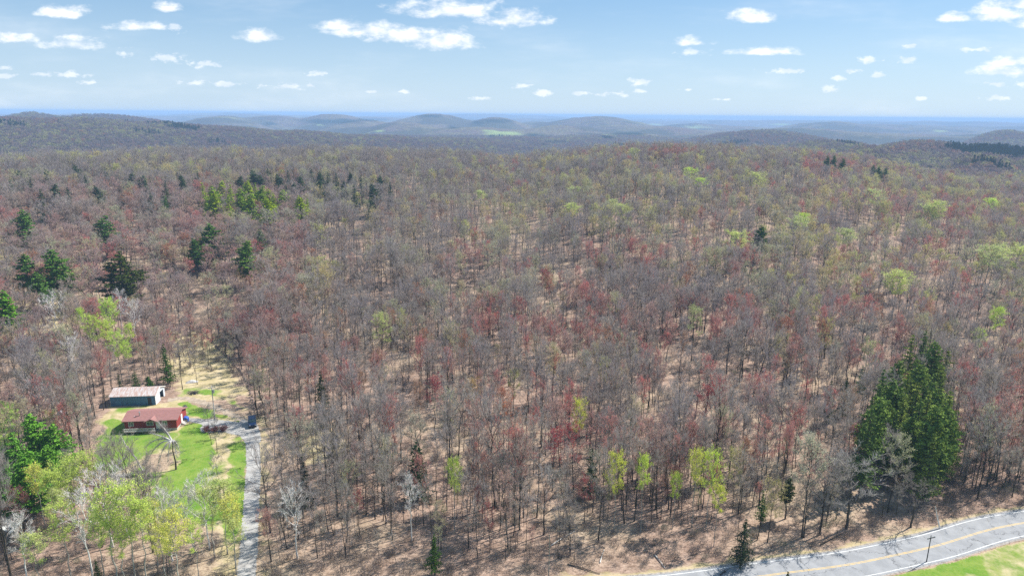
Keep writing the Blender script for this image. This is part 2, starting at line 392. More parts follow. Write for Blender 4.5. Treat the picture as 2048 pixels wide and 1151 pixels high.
def ground_fn(n):
    p = gpos(n)
    c = n.n('ShaderNodeSeparateColor', {0: n.n('ShaderNodeAttribute', attribute_name='cover').outputs['Color']})
    z = n.n('ShaderNodeSeparateColor', {0: n.n('ShaderNodeAttribute', attribute_name='zone').outputs['Color']})
    big = n.noise(p, .025, 3, .6); mid = n.noise(p, .35, 5, .65); fin = n.noise(p, 2.2, 4, .7)
    lit = n.mix(n.ss(mid, .35, .62), (.40, .285, .22), (.25, .17, .13))
    lit = n.mix(n.m('MULTIPLY', n.ss(big, .45, .65), .6), lit, (.42, .34, .23))
    lit = n.mix(n.m('MULTIPLY', n.ss(n.noise(n.v('MULTIPLY', p, (.5, 1.3, 1)), 1.1, 5, .75), .50, .60), .65), lit, (.15, .10, .075)); lit = n.mix(n.m('MULTIPLY', n.ss(fin, .50, .68), .75), lit, (.10, .068, .05))
    lit = n.mix(n.m('MULTIPLY', n.ss(fin, .42, .30), .55), lit, (.66, .53, .43))
    st = n.mix(n.ss(mid, .35, .65), (.50, .41, .26), (.35, .29, .15)); st = n.mix(n.m('MULTIPLY', n.ss(fin, .5, .7), .45), st, (.22, .17, .10))
    gr = n.mix(n.ss(n.noise(p, .22, 6, .75), .36, .62), (.115, .225, .03), (.21, .275, .06)); gr = n.mix(n.m('MULTIPLY', n.ss(fin, .48, .72), .5), gr, (.075, .14, .02))
    gv = n.mix(n.ss(fin, .35, .65), (.40, .37, .34), (.20, .18, .16))
    edge = n.m('MULTIPLY', n.m('SUBTRACT', mid, .5), .9)
    k1 = n.ss(n.m('ADD', c.outputs[1], edge), .25, .75); k0 = n.ss(n.m('ADD', c.outputs[0], edge), .25, .75)
    col = n.mix(k1, lit, st); col = n.mix(k0, col, gr); col = n.mix(n.ss(n.m('ADD', c.outputs[2], edge), .3, .6), col, gv)
    f1 = n.noise(p, .004, 4, .6); f2 = n.n('ShaderNodeTexVoronoi', {'Vector': p, 'Scale': .085}).outputs['Color']
    fc = n.mix(n.ss(f1, .35, .65), (.15, .115, .12), (.16, .145, .10))
    s2 = n.n('ShaderNodeSeparateColor', {0: f2})
    fc = n.mix(n.m('MULTIPLY', s2.outputs[0], .5), fc, (.06, .05, .05)); fc = n.mix(n.m('MULTIPLY', n.ss(s2.outputs[1], .6, .9), .5), fc, (.21, .20, .11))
    fc = n.mix(n.m('MULTIPLY', n.ss(n.noise(p, .0016, 6, .65), .49, .56), .7), fc, (.05, .06, .05)); fc = n.mix(n.m('MULTIPLY', n.ss(n.noise(n.v('ADD', p, (900, 300, 0)), .0022, 4, .6), .60, .66), .6), fc, (.22, .24, .14))
    fc = n.mix(z.outputs[1], fc, (.26, .33, .13)); fc = n.mix(z.outputs[2], fc, (.018, .033, .03))
    col = n.mix(z.outputs[0], col, fc)
    bmp = n.n('ShaderNodeBump', {'Height': n.noise(p, .08, 4, .7), 'Strength': n.m('MULTIPLY', z.outputs[0], 1.0), 'Distance': 9.0})
    b2 = n.n('ShaderNodeBump', {'Height': mid, 'Strength': .5, 'Distance': .5, 'Normal': bmp.outputs[0]})
    return n.n('ShaderNodeBsdfDiffuse', {0: col, 2: b2.outputs[0]}).outputs[0]
me.materials.append(mat('ground', ground_fn))
ground = link('ground', me); tag(ground, kind='structure')

# ------------------------------------------------------------------ roads
def strip(name, line, o0, o1, z, m, kind='structure', jit=0.0, parent=None):
    L = np.array(line); t = np.gradient(L, axis=0); t /= np.linalg.norm(t, axis=1)[:, None]; nn = np.stack([t[:, 1], -t[:, 0]], -1)
    b = MB(); N = len(L)
    o0 = np.full(N, o0) if np.isscalar(o0) else o0; o1 = np.full(N, o1) if np.isscalar(o1) else o1
    a = L+nn*(o0+rng.normal(0, jit, N) if jit else o0)[:, None]; c = L+nn*(o1+rng.normal(0, jit, N) if jit else o1)[:, None]
    for i in range(N-1):
        b.quad((a[i,0],a[i,1],z), (a[i+1,0],a[i+1,1],z), (c[i+1,0],c[i+1,1],z), (c[i,0],c[i,1],z))
    # shared verts are not needed for flat sheets; make sure they face up
    if (b.v[1][0]-b.v[0][0])*(b.v[2][1]-b.v[0][1])-(b.v[1][1]-b.v[0][1])*(b.v[2][0]-b.v[0][0]) < 0: b.f = [f[::-1] for f in b.f]
    o = b.build(name, m, parent)
    if kind: o['kind'] = kind
    return o
dense = []
for a, b in zip(RCs[:-1], RCs[1:]):
    k = max(1, int(np.linalg.norm(b-a)/1.5)); dense += [a+(b-a)*i/k for i in range(k)]
dense = np.array(dense+[RCs[-1]])
def asphalt(n):
    p = gpos(n); k = n.noise(p, .5, 5, .6); f = n.noise(p, 9, 3, .7)
    c = n.mix(n.ss(k, .35, .65), (.31, .315, .325), (.25, .255, .265)); c = n.mix(n.m('MULTIPLY', n.ss(f, .45, .7), .35), c, (.11, .11, .12))
    cr = n.n('ShaderNodeTexVoronoi', {'Vector': n.v('ADD', p, n.v('MULTIPLY', n.noise(p, .8, 3, .6, 'Color'), (3, 3, 0))), 'Scale': .14}, feature='DISTANCE_TO_EDGE').outputs['Distance']
    c = n.mix(n.m('MULTIPLY', n.ss(cr, .012, .004), .6), c, (.07, .07, .075))
    return pbsdf(n, c, .85, 0, .2)
M_ASPH = mat('asphalt', asphalt)
M_WL = mat('white_road_paint', varied((.75,.75,.73), (.5,.5,.49), 1.5, .7))
M_YL = mat('yellow_road_paint', varied((.66,.44,.13), (.46,.36,.20), 1.5, .7))
strip('road', dense, -3.75, 3.75, .010, M_ASPH, jit=.05)
strip('road_edge_line', dense, 3.22, 3.36, .014, M_WL); strip('road_edge_line', dense, -3.36, -3.22, .014, M_WL)
strip('road_centre_line', dense, .07, .20, .014, M_YL); strip('road_centre_line', dense, -.20, -.07, .014, M_YL)
def gravel_fn(n):
    p = gpos(n); k = n.noise(p, .5, 5, .65); f = n.noise(p, 6, 3, .7)
    c = n.mix(n.ss(k, .35, .65), (.42, .41, .39), (.29, .28, .265)); c = n.mix(n.m('MULTIPLY', n.ss(f, .45, .65), .4), c, (.22, .20, .19))
    return pbsdf(n, c, .95, 0, .05)
M_GRAV = mat('gravel', gravel_fn)
DL = [(493,1220),(493,1150),(498,1090),(503,1002),(507,927),(504,880),(500,858)]
DLp = smooth_line([G(*p) for p in DL], 12)
DLd = np.concatenate([np.linspace(a, b, 5)[:-1] for a, b in zip(DLp[:-1], DLp[1:])]); strip('gravel_driveway', DLd, -1.5, 1.5, .011, M_GRAV, jit=.09)
PK = [(371,834),(404,837),(441,839),(478,843),(484,838),(500,842),(512,846),(518,858),(520,884),(492,886),(482,873),(450,864),(410,864),(400,858),(402,848),(375,841)]
b = MB(); pts = smooth_line([G(*p) for p in PK]+[G(*PK[0])], 8)[:-1]
b.poly([(p[0]+random.gauss(0,.12), p[1]+random.gauss(0,.12), .015) for p in pts])
if bpy: 
    o = b.build('gravel_parking', M_GRAV); 
    if o.data.polygons[0].normal.z < 0: o.data.flip_normals()
    o['kind'] = 'structure'
RP = [G(470,640),G(455,690),G(490,740),G(505,800),G(506,850)]
# a worn dirt track from the barn to the parking
def dirt_fn(n):
    p = gpos(n); k = n.noise(p, .9, 5, .65)
    return pbsdf(n, n.mix(n.ss(k, .35, .65), (.42, .34, .27), (.27, .22, .16)), .95, 0, .05)
M_DIRT = mat('dirt', dirt_fn)
tr = smooth_line([G(335,800),G(368,796),G(410,806),G(455,824),G(492,842)], 14)
strip('dirt_track', tr, -1.1, 1.1, .006, M_DIRT, jit=.25)

# ------------------------------------------------------------------ house
def house_frame(fl, fr, depthpt):
    A = Vector((*G(*fl), 0)); B = Vector((*G(*fr), 0)); ang = math.atan2(B.y-A.y, B.x-A.x); return A, (B-A).length, ang
roof_red = mat('red_shingles', lambda n: pbsdf(n, n.mix(n.ss(n.noise(n.v('MULTIPLY', opos(n), (1, 3, 3)), 1.6, 5, .65), .3, .7), (.33, .16, .145), (.24, .12, .11)), .85))
wall_red = mat('red_siding', lambda n: pbsdf(n, n.mix(n.ss(n.m('FRACT', n.m('MULTIPLY', n.n('ShaderNodeSeparateXYZ', {0: opos(n)}).outputs[2], 5.5)), .0, .16), (.10, .014, .015), (.26, .04, .04)), .7))
white = mat('white_paint', varied((.78,.77,.74), (.6,.59,.56), 2, .6))
block = mat('concrete_block', varied((.5,.48,.45), (.36,.34,.32), 1.5, .9))
glass = mat('window_glass', lambda n: pbsdf(n, (.05, .09, .09), .08, 0, .8))
wood = mat('weathered_wood', varied((.34,.30,.26), (.22,.19,.16), 3, .85))
metal = mat('galvanised_metal', varied((.55,.56,.58), (.4,.41,.43), 3, .45, .7))
A, LN, ang = house_frame((251,863), (353,859), (372,838))
HD = 6.6
house = empty('ranch_house', A, ang)
tag(house, 'long single storey red house with a low shingled roof beside the gravel parking', 'house')
LN += .2
b = MB(); b.box(0, LN, .0, HD, .55, 2.85)
b.prism([(.0,0,2.85),(0,HD,2.85),(0,HD/2,3.85)], (LN,0,0)); b.build('wall', wall_red, house)
b = MB(); b.box(.03, LN-.03, .03, HD-.03, 0, .545); b.build('foundation', block, house)
b = MB(); ov = .45; t = .14
for s in (0, 1):
    e = -ov if s == 0 else HD+ov; zz = 2.86-ov*(1.0/(HD/2)); rr_ = HD/2
    b.prism([(-ov, e, zz), (-ov, rr_, 3.87), (-ov, rr_, 3.87+t), (-ov, e, zz+t)], (LN+2*ov, 0, 0))
b.build('roof', roof_red, house)
roof = house.children[-1]
b = MB(); gx0, gx1 = LN*.40, LN*.68; gm = (gx0+gx1)/2     # low porch gable on the front slope
b.prism([(gx0, -1.0, 2.62), (gm, -1.0, 3.32), (gx1, -1.0, 2.62), (gx1, -1.0, 2.74), (gm, -1.0, 3.46), (gx0, -1.0, 2.74)], (0, 2.6, 0)); b.build('porch_gable', roof_red, roof)
b = MB(); b.tube([(3.1, 1.5, 3.1), (3.1, 1.5, 4.3)], [.13, .13], 8, cap=True); b.tube([(3.1, 1.5, 4.3), (3.1, 1.5, 4.42)], [.22, .20], 8, cap=True); b.build('chimney', metal, roof)
b = MB(); b.tube([(1.9, 1.2, 3.1), (1.9, 1.2, 3.55)], [.07, .07], 6, cap=True); b.build('vent_pipe', white, roof)
b = MB(); b.tube([(4.1, 4.6, 3.5), (4.1, 4.6, 3.85)], [.09, .09], 6, cap=True); b.build('vent_pipe', metal, roof)
def window(parent, x0, x1, z0, z1, y=-.0):
    b = MB(); f = .1; yy0, yy1 = y-.06, y-.003
    b.box(x0, x1, yy0, yy1, z0, z0+f); b.box(x0, x1, yy0, yy1, z1-f, z1); b.box(x0, x0+f, yy0, yy1, z0+f, z1-f); b.box(x1-f, x1, yy0, yy1, z0+f, z1-f)
    b.box((x0+x1)/2-.03, (x0+x1)/2+.03, yy0, yy1, z0+f, z1-f)
    o = b.build('window', white, parent)
    g = MB(); g.box(x0+f, x1-f, y-.02, y-.004, z0+f, z1-f); g.build('pane', glass, o)
window(house, .9, 2.1, 1.4, 2.5); window(house, LN*.42, LN*.42+1.6, 1.4, 2.5); window(house, LN*.72, LN*.72+1.2, 1.4, 2.5)
b = MB(); b.box(LN*.60, LN*.60+.95, -.05, -.003, .62, 2.6); b.build('door', white, house)
b = MB(); b.box(LN+.003, LN+.05, 2.9, 3.85, .62, 2.6); b.build('door', white, house)
# front deck with a railing along the wall
b = MB(); b.box(.3, LN*.62, -1.5, -.08, .42, .55)
for k in range(6): xx = .35+k*(LN*.62-.5)/5; b.box(xx, xx+.1, -1.48, -1.38, 0, .415)
deck = b.build('deck', wood, house)
b = MB(); b.box(.3, LN*.62, -1.5, -1.42, 1.35, 1.43); b.box(.3, LN*.62, -1.5, -1.42, .72, .80)
for k in range(40): xx = .33+k*(LN*.62-.42)/39; b.box(xx, xx+.04, -1.48, -1.44, .803, 1.347)
b.build('railing', white, deck)
b = MB(); 
for k in range(3): b.box(LN+.06+k*.3, LN+.36+k*.3-.003, 2.7, 4.05, 0, .55-.18*k)
b.build('step', block, house)

# blue tarp-covered bin beside the gable
blue = mat('blue_tarp', varied((.02,.06,.30), (.04,.12,.45), 2, .5))
bx_, by_ = G(372,842); bin_ = empty('covered_woodpile', (bx_, by_, 0), ang)
tag(bin_, 'small bright blue tarp bundle standing at the right gable of the red house', 'tarp bundle')
b = MB(); b.prism([(-.6,-.5,0),(.6,-.5,0),(.6,-.5,.9),(.35,-.5,1.15),(-.3,-.5,1.3),(-.6,-.5,.95)], (0,1.1,0)); b.build('tarp', blue, bin_)
b = MB(); b.box(-.55,.55,-.62,-.503,.0,.7); b.build('firewood', wood, bin_)
# satellite dish behind the house
dx_, dy_ = G(371,826); dish = empty('satellite_dish', (dx_, dy_, 0), rad(30)); tag(dish, 'white satellite dish on a post behind the red house', 'satellite dish')
b = MB(); b.tube([(0,0,0),(0,0,1.8)], [.05,.05], 6, cap=True); b.build('post', metal, dish)
b = MB(); ringp = []
for i in range(5):
    rr0 = .55*i/4
    ringp.append([(rr0*math.cos(a), -.1-.35*(1-(rr0/.55)**2)*-1-.25, 2.0+rr0*math.sin(a)) for a in [2*math.pi*k/14 for k in range(14)]])
for i in range(4):
    for k in range(14): b.quad(ringp[i][k], ringp[i][(k+1)%14], ringp[i+1][(k+1)%14], ringp[i+1][k])
b.tube([(0,0,1.8),(0,.0,2.0)], [.05,.05], 6, cap=True); b.build('reflector', white, dish)

# ------------------------------------------------------------------ barn
A, LB, ang2 = house_frame((222,812), (312,809), None)
BD = 6.2
endw = mat('weathered_end_wall', varied((.60,.66,.72),(.42,.47,.52),1.6,.7,stretch=(1,2,.5)))
barn = empty('metal_barn', A, ang2); tag(barn, 'long metal storage barn with rusty streaked roof and blue grey side behind the red house', 'barn')
def corr(n, c1, c2):
    x = n.n('ShaderNodeSeparateXYZ', {0: opos(n)}).outputs[0]
    k = n.noise(n.v('MULTIPLY', opos(n), (2.5, .5, .5)), 1.2, 5, .65)
    bm = n.n('ShaderNodeBump', {'Height': n.m('SINE', n.m('MULTIPLY', x, 26.0)), 'Strength': .5, 'Distance': .03})
    return pbsdf(n, n.mix(n.ss(k, .35, .62), c1, c2), .55, .15, .4, bm.outputs[0])
rust = mat('rusty_roofing', lambda n: corr(n, (.60, .56, .545), (.46, .31, .26)))
blues = mat('blue_grey_siding', lambda n: corr(n, (.07, .20, .34), (.05, .13, .24)))
b = MB(); b.box(0, LB, 0, .12, 0, 2.7); b.box(0, LB, BD-.12, BD, 0, 2.7); b.box(0,.12,.123,BD-.123,0,2.7); b.build('wall', blues, barn)
b = MB(); dy0, dy1, dz = BD*.50, BD*.86, 2.3        # white gable wall round the doorway
b.box(LB-.12, LB+.01, .0, dy0, 0, 2.7); b.box(LB-.12, LB+.01, dy1, BD, 0, 2.7); b.box(LB-.12, LB+.01, dy0+.003, dy1-.003, dz, 2.7)
b.prism([(LB-.12,0,2.703),(LB-.12,BD,2.703),(LB-.12,BD/2,3.85)], (.13,0,0)); b.build('gable', endw, barn); b = MB(); b.prism([(0,0,2.703),(0,BD,2.703),(0,BD/2,3.85)], (.12,0,0)); b.build('gable', endw, barn)
b = MB(); sl = (3.87-2.71)/(BD/2); ov = .25
for s in (0, 1):
    e = -ov if s == 0 else BD+ov; zz = 2.73-ov*sl
    b.prism([(-ov, e, zz), (-ov, BD/2, 3.88), (-ov, BD/2, 3.96), (-ov, e, zz+.08)], (LB+2*ov, 0, 0))
rf = b.build('roof', rust, barn)
b = MB()
for (u0,u1,v0,v1) in ((LB+.012, LB+.05, -.03, .1),(LB+.012, LB+.05, BD-.1, BD+.03),(-.04, -.002, -.03, .1)):
    b = MB(); b.box(u0,u1,v0,v1,0,2.68); b.build('corner_trim', white, barn)
b = MB()
for s in (0, 1):
    e = -ov if s == 0 else BD+ov
    b.prism([(LB+ov+.003, e, 2.73-ov*sl-.1), (LB+ov+.003, BD/2, 3.78), (LB+ov+.003, BD/2, 3.97), (LB+ov+.003, e, 2.73-ov*sl+.1)], (.05, 0, 0))
b.build('gable_trim', white, barn)
dark = mat('dark_boards', varied((.03,.03,.035), (.05,.045,.045), 3, .8))
b = MB(); b.box(LB-1.9, LB-1.0, -.05, -.003, .05, 2.1); b.build('door', dark, barn)
b = MB(); b.box(.13, LB-.13, .13, BD-.13, .02, .06); b.build('floor', M_DIRT, barn)

# small grey roofed shed lower left
sx_, sy_ = G(2,1085); shed = empty('grey_shed', (sx_, sy_, 0), rad(8)); tag(shed, 'small shed with a pale grey roof between trees at the lower left edge', 'shed')
sw, sdp = 3.6, 3.4
b = MB(); b.box(-sw/2, sw/2, 0, sdp, 0, 2.1); b.prism([(-sw/2,0,2.1),(sw/2,0,2.1),(0,0,3.3)], (0,sdp,0)); b.build('wall', wood, shed)
b = MB()
for s in (-1, 1): b.prism([(s*(sw/2+.3),-.3,1.92),(0,-.3,3.34),(0,-.3,3.44),(s*(sw/2+.3),-.3,2.02)], (0,sdp+.6,0))
b.build('roof', mat('grey_shingles', varied((.52,.53,.52),(.38,.39,.38),2,.85)), shed)
b = MB(); b.box(-.5,.5,-.05,-.003,.05,1.95); b.build('door', dark, shed)

# ------------------------------------------------------------------ car
paint = mat('dark_blue_car_paint', lambda n: pbsdf(n, (.012, .03, .085), .22, .3, .6))
tyre = mat('tyre_rubber', lambda n: pbsdf(n, (.02,.02,.02), .8)); lampm = mat('headlamp_glass', lambda n: pbsdf(n, (.7,.7,.68), .15, 0, .7))
cx_, cy_ = G(505,849); car = empty('parked_car', (cx_, cy_, 0), rad(112)); tag(car, 'dark blue boxy off-road car parked at the end of the gravel drive', 'car')
# length along x, front towards -x (camera)
b = MB(); prof = [(-2.1,.45),(-2.1,.85),(-1.95,1.02),(-.85,1.10),(-.45,1.72),(-.3,1.80),(1.75,1.82),(2.05,1.70),(2.1,1.0),(2.1,.45)]
b.prism([(x, -.88, z) for x, z in prof], (0, 1.76, 0)); body = b.build('body', paint, car)
bv = body.modifiers.new('b', 'BEVEL'); bv.width = .06; bv.segments = 2
b = MB(); b.quad((-.865,-.76,1.12),(-.865,.76,1.12),(-.50,.72,1.68),(-.50,-.72,1.68)); b.v=[(x-.03,y,z+.02) for x,y,z in b.v]; b.build('windscreen', glass, car)
b = MB()
for s in (-1, 1):
    for (x0, x1) in ((-.35,.55),(.65,1.85)): b = MB(); b.box(x0, x1, s*.885-.006, s*.885+.006, 1.12, 1.62); b.build('side_window', glass, car)
for s in (-1, 1):
    b = MB(); b.tube([(-2.09, s*.62, .82), (-2.14, s*.62, .82)], [.13,.12], 10, cap=True); b.build('headlight', lampm, car)
    for x in (-1.35, 1.35):
        b = MB(); b.tube([(x, s*.70, .38), (x, s*.93, .38)], [.38,.38], 16, cap=True); wh = b.build('wheel', tyre, car)
        b = MB(); b.tube([(x, s*.925, .38), (x, s*.945, .38)], [.22,.20], 10, cap=True); b.build('rim', metal, wh)
b = MB(); b.box(-2.24,-2.11,-.85,.85,.42,.60); b.build('bumper', tyre, car)
for s in (-.7,.66): b = MB(); b.box(-.2,1.7,s,s+.04,1.815,1.9); b.build('roof_rail', tyre, car)
# small white bundle half hidden in the trees on the left
lx, ly = G(122,828); wb = empty('tarp_bundle', (lx, ly, 0), rad(10)); tag(wb, 'small white tarp bundle half hidden among bare trees left of the barn', 'tarp bundle')
wt_ = mat('white_tarp', varied((.8,.84,.88),(.6,.64,.7),2,.6))
b = MB(); b.prism([(-.7,-.5,0),(.6,-.5,0),(.7,-.5,.6),(.3,-.5,1.0),(-.4,-.5,.95),(-.75,-.5,.5)], (0,1.1,.1)); o = b.build('tarp', wt_, wb); bv = o.modifiers.new('b','BEVEL'); bv.width=.12; bv.segments=2
b = MB(); b.prism([(.85,-.3,0),(1.5,-.3,0),(1.4,-.3,.55),(.95,-.3,.5)], (0,.7,0)); o = b.build('sack', wt_, wb)

# ------------------------------------------------------------------ poles
polew = mat('weathered_pole_wood', varied((.30,.26,.22),(.18,.15,.13),4,.85))
def pole(px, py, h, label, arm=True, tr=False, lean=0, r0=.13, m=polew):
    x, y = G(px, py); e = empty('utility_pole', (x, y, 0), rad(20)); tag(e, label, 'utility pole')
    b = MB(); b.tube([(0,0,0),(lean*h,0,h)], [r0, r0*.7], 8, cap=True); b.build('post', m, e)
    if arm:
        b = MB(); b.box(-.9+lean*h,.9+lean*h,-.15,-.05,h-.5,h-.38); a = b.build('crossarm', m, e)
        for s in (-.8, 0, .8):
            i = MB(); i.tube([(s+lean*h,-.1,h-.375),(s+lean*h,-.1,h-.2)], [.06,.04], 6, cap=True); i.build('insulator', white, a)
    if tr:
        b = MB(); b.tube([(.32,0,h-1.9),(.32,0,h-1.0)], [.24,.24], 10, cap=True); b.build('transformer', metal, e)
pole(430, 838, 9.0, 'pale utility pole with a transformer standing at the edge of the yard drive', True, True, r0=.14, m=mat('pale_pole_wood', varied((.55,.53,.5),(.4,.38,.36),4,.85)))
pole(1853, 1122, 5.2, 'short dark pole with a crossarm on the grass by the paved road', True, False, r0=.09, m=dark)
pole(1097, 1163, 9.0, 'slim pale pole on the near side of the wooded bank above the road', False, False, r0=.10)
# leaning dead pole by the road
x, y = G(1880,1056); e = empty('leaning_snag', (x,y,0)); tag(e, 'leaning pale bare snag on the grassy bank above the road bend', 'dead tree')
b = MB(); b.tube([(0,0,0),(-.8,.1,2.2),(-1.5,.2,4.6)], [.13,.1,.05], 6, cap=True); b.build('trunk', M_BIRCH, e)
b = MB(); b.tube([(-.8,.1,2.2),(-.3,.3,3.3)], [.05,.02], 5); b.build('broken_limb', M_BIRCH, e)

# ------------------------------------------------------------------ tree builders
def limb_path(p, d, L, segs, upcurve, wander):
    pts = [p.copy()]; d = d.normalized()
    for i in range(segs):
        d = (d + Vector((random.gauss(0,wander), random.gauss(0,wander), random.gauss(0,wander)+upcurve))).normalized()
        pts.append(pts[-1]+d*(L/segs))
    return pts
def along(pts, t):
    f = t*(len(pts)-1); i = min(int(f), len(pts)-2); return pts[i].lerp(pts[i+1], f-i), (pts[i+1]-pts[i]).normalized()
def sidedir(d, ang):
    a = d.orthogonal().normalized(); a.rotate(Matrix.Rotation(random.uniform(0, 6.283), 3, d)); return (d*math.cos(ang)+a*math.sin(ang)).normalized()
def deciduous(H=18, cb=.5, R=3.4, r0=.19, limbs=13, twigs=7, tw=.042, buds=0, bud_sz=.16, leaves=0, leaf_sz=.32, mats=None, barkm=None, lean=0.03, fork=False, updir=.12, sub=6, tl=1.0, dome=.75):
    T = MB(); C = MB(); la = random.uniform(0, 6.28)
    pts = [Vector((0,0,-.3))]; n = 9
    for i in range(1, n+1):
        z = H*.93*i/n; pts.append(Vector((math.cos(la)*lean*z+random.gauss(0,.07)*i**.5, math.sin(la)*lean*z+random.gauss(0,.07)*i**.5, z)))
    rr = [max(.03, r0*(1-.86*(i/n)**1.1)) for i in range(n+1)]; rr[0] = r0*1.35
    T.tube(pts, rr, 6)
    ga = random.uniform(0, 6.28)
    for k in range(limbs):
        f = k/(limbs-1); t = cb+(0.97-cb)*f**.85; p, d = along(pts, t)
        ga += 2.399+random.gauss(0,.3)
        prof = math.sqrt(max(.04, 1-((f-.30)/.78)**2)) if f > .3 else .72+.28*f/.3
        el = rad(28+34*f+random.gauss(0,6)); L = R*prof*random.uniform(.82,1.15)/max(.55, math.cos(el))
        L = min(L, R*1.5)
        dd = Vector((math.cos(ga)*math.cos(el), math.sin(ga)*math.cos(el), math.sin(el)))
        lp = limb_path(p, dd, L, 4, updir, .10); lr = max(.025, r0*.42*(1-.6*f))
        T.tube(lp, [lr, lr*.8, lr*.6, lr*.4, .015], 4)
        for j in range(sub):
            s, sdv = along(lp, .25+.75*(j+random.random()*.6)/sub)
            L2 = L*random.uniform(.28,.46)*(1.15-.5*j/sub); sp = limb_path(s, sidedir(sdv, rad(random.uniform(28,55))), L2, 2, .16, .14)
            C.tube(sp, [.026,.018,.010], 3)
            for q_ in range(twigs):
                a_, ad = along(sp, .15+.85*random.random()); tdv = sidedir(ad, rad(random.uniform(15,60))); tdv.z += .25
                e_ = a_+tdv.normalized()*random.uniform(.45,1.15)*tl
                C.ribbon(a_, e_, tw)
                if random.random() < .5:
                    m_ = a_.lerp(e_, .5); C.ribbon(m_, m_+sidedir(tdv.normalized(), rad(40))*random.uniform(.3,.6)*tl, tw*.8)
                for _ in range(buds if buds >= 1 else (1 if random.random() < buds else 0)):
                    C.leaf(a_.lerp(e_, random.uniform(.4,1.05))+Vector((random.gauss(0,.06),random.gauss(0,.06),random.gauss(0,.06))), bud_sz, 1)
                for _ in range(leaves):
                    C.leaf(a_.lerp(e_, random.uniform(.2,1.2))+Vector((random.gauss(0,.14),random.gauss(0,.14),random.gauss(0,.12))), leaf_sz, 1, .4)
    return T.mesh('trunk', [barkm or M_BARK]), C.mesh('crown', mats or [M_TWIG, M_LEAF])
def pine(H=18, R=4.2, cb=.3, whorls=15, dens=1.0, irregular=.35, tuft=.5):
    T = MB(); C = MB(); pts = [Vector((random.gauss(0,.06)*i, random.gauss(0,.06)*i, -.3+H*.97*i/7)) for i in range(8)]
    T.tube(pts, [.3*(1-.9*i/7)+.02 for i in range(8)], 7)
    for k in range(whorls):
        f = k/(whorls-1); z = H*(cb+(.97-cb)*f); p, _ = along(pts, min(1, z/(H*.97)))
        prof = (1-f)**.75*(.65+.35*min(1, f*4)) + .08
        nb_ = max(3, int(6*(1-.4*f))); a0 = random.uniform(0, 6.28)
        for j in range(nb_):
            a = a0+6.283*j/nb_+random.gauss(0,.2); L = R*prof*random.uniform(1-irregular, 1.12)
            el = rad(-4+26*f+random.gauss(0,5)); dd = Vector((math.cos(a)*math.cos(el), math.sin(a)*math.cos(el), math.sin(el)))
            lp = limb_path(p, dd, L, 3, .07, .06); T.tube(lp, [.05,.035,.025,.012], 4)
            nt = int(L*9*dens)
            for q_ in range(nt):
                t = .22+.78*random.random()**.75; s, sdv = along(lp, t); wd = .16*L+.34
                off = Vector((random.gauss(0,1)*wd*.55, random.gauss(0,1)*wd*.55, random.gauss(0,.10)+.06))
                c = s+off
                for _ in range(3): C.leaf(c+Vector((random.gauss(0,.13),random.gauss(0,.13),random.gauss(0,.08))), tuft, 0, .8)
    return T.mesh('trunk', [M_BARK]), C.mesh('crown', [M_NEEDLE])
def spruce(H=14, R=2.6, cb=.08, layers=22, dens=1.0, droop=-14, tuft=.42):
    T = MB(); C = MB(); pts = [Vector((0,0,-.3+H*.98*i/5)) for i in range(6)]
    T.tube(pts, [.22*(1-.92*i/5)+.015 for i in range(6)], 6)
    for k in range(layers):
        f = k/(layers-1); z = H*(cb+(.985-cb)*f); prof = (1-f)**.85+.03; nb_ = max(4, int(9*(1-.5*f))); a0 = random.uniform(0,6.28)
        for j in range(nb_):
            a = a0+6.283*j/nb_+random.gauss(0,.25); L = R*prof*random.uniform(.45,1.2); el = rad(droop+38*f)
            if random.random() < .16: continue
            dd = Vector((math.cos(a)*math.cos(el), math.sin(a)*math.cos(el), math.sin(el))); p = Vector((0,0,z)); e_ = p+dd*L
            T.tube([p, e_], [.03,.01], 3)
            for q_ in range(int(L*8*dens)+3):
                t = .12+.88*random.random()**.8; c = p.lerp(e_, t)+Vector((random.gauss(0,.12*L*.8+.05), random.gauss(0,.12*L*.8+.05), random.gauss(0,.08)-.05))
                C.leaf(c, tuft, 0, .7); C.leaf(c+Vector((random.gauss(0,.15),random.gauss(0,.15),-.1)), tuft*.9, 0, .3)
    return T.mesh('trunk', [M_BARK]), C.mesh('crown', [M_NEEDLE])
random.seed(11)
VAR = {'bare': [], 'budding': [], 'leafing': [], 'bright': [], 'pale': [], 'pine': [], 'spruce': []}
for k in range(7):
    VAR['bare'].append(deciduous(H=[18,19,17,18.5,16,19,15][k], cb=[.56,.60,.50,.62,.48,.55,.36][k], R=[3.1,2.8,3.9,2.6,3.8,3.3,4.6][k], r0=[.14,.13,.17,.11,.14,.15,.20][k], limbs=[12,11,14,10,13,12,15][k], twigs=[10,10,10,9,10,10,11][k], lean=[.02,.03,.02,.05,.03,.01,.02][k]))
for k in range(4): VAR['budding'].append(deciduous(H=[17,16,18,15][k], cb=[.52,.45,.58,.5][k], R=[3.0,3.4,2.6,2.6][k], r0=.14, limbs=13, twigs=8, buds=3, bud_sz=.15))
for k in range(4): VAR['leafing'].append(deciduous(H=[17,18,16,19][k], cb=[.5,.45,.42,.55][k], R=[3.2,3.6,3.8,2.8][k], r0=.15, limbs=14, twigs=7, leaves=3, leaf_sz=.22))
for k in range(3): VAR['bright'].append(deciduous(H=[17,16,18][k], cb=[.58,.5,.6][k], R=[2.6,3.0,2.5][k], r0=.14, limbs=14, twigs=7, leaves=5, leaf_sz=.21, barkm=M_ASPEN, lean=.03))
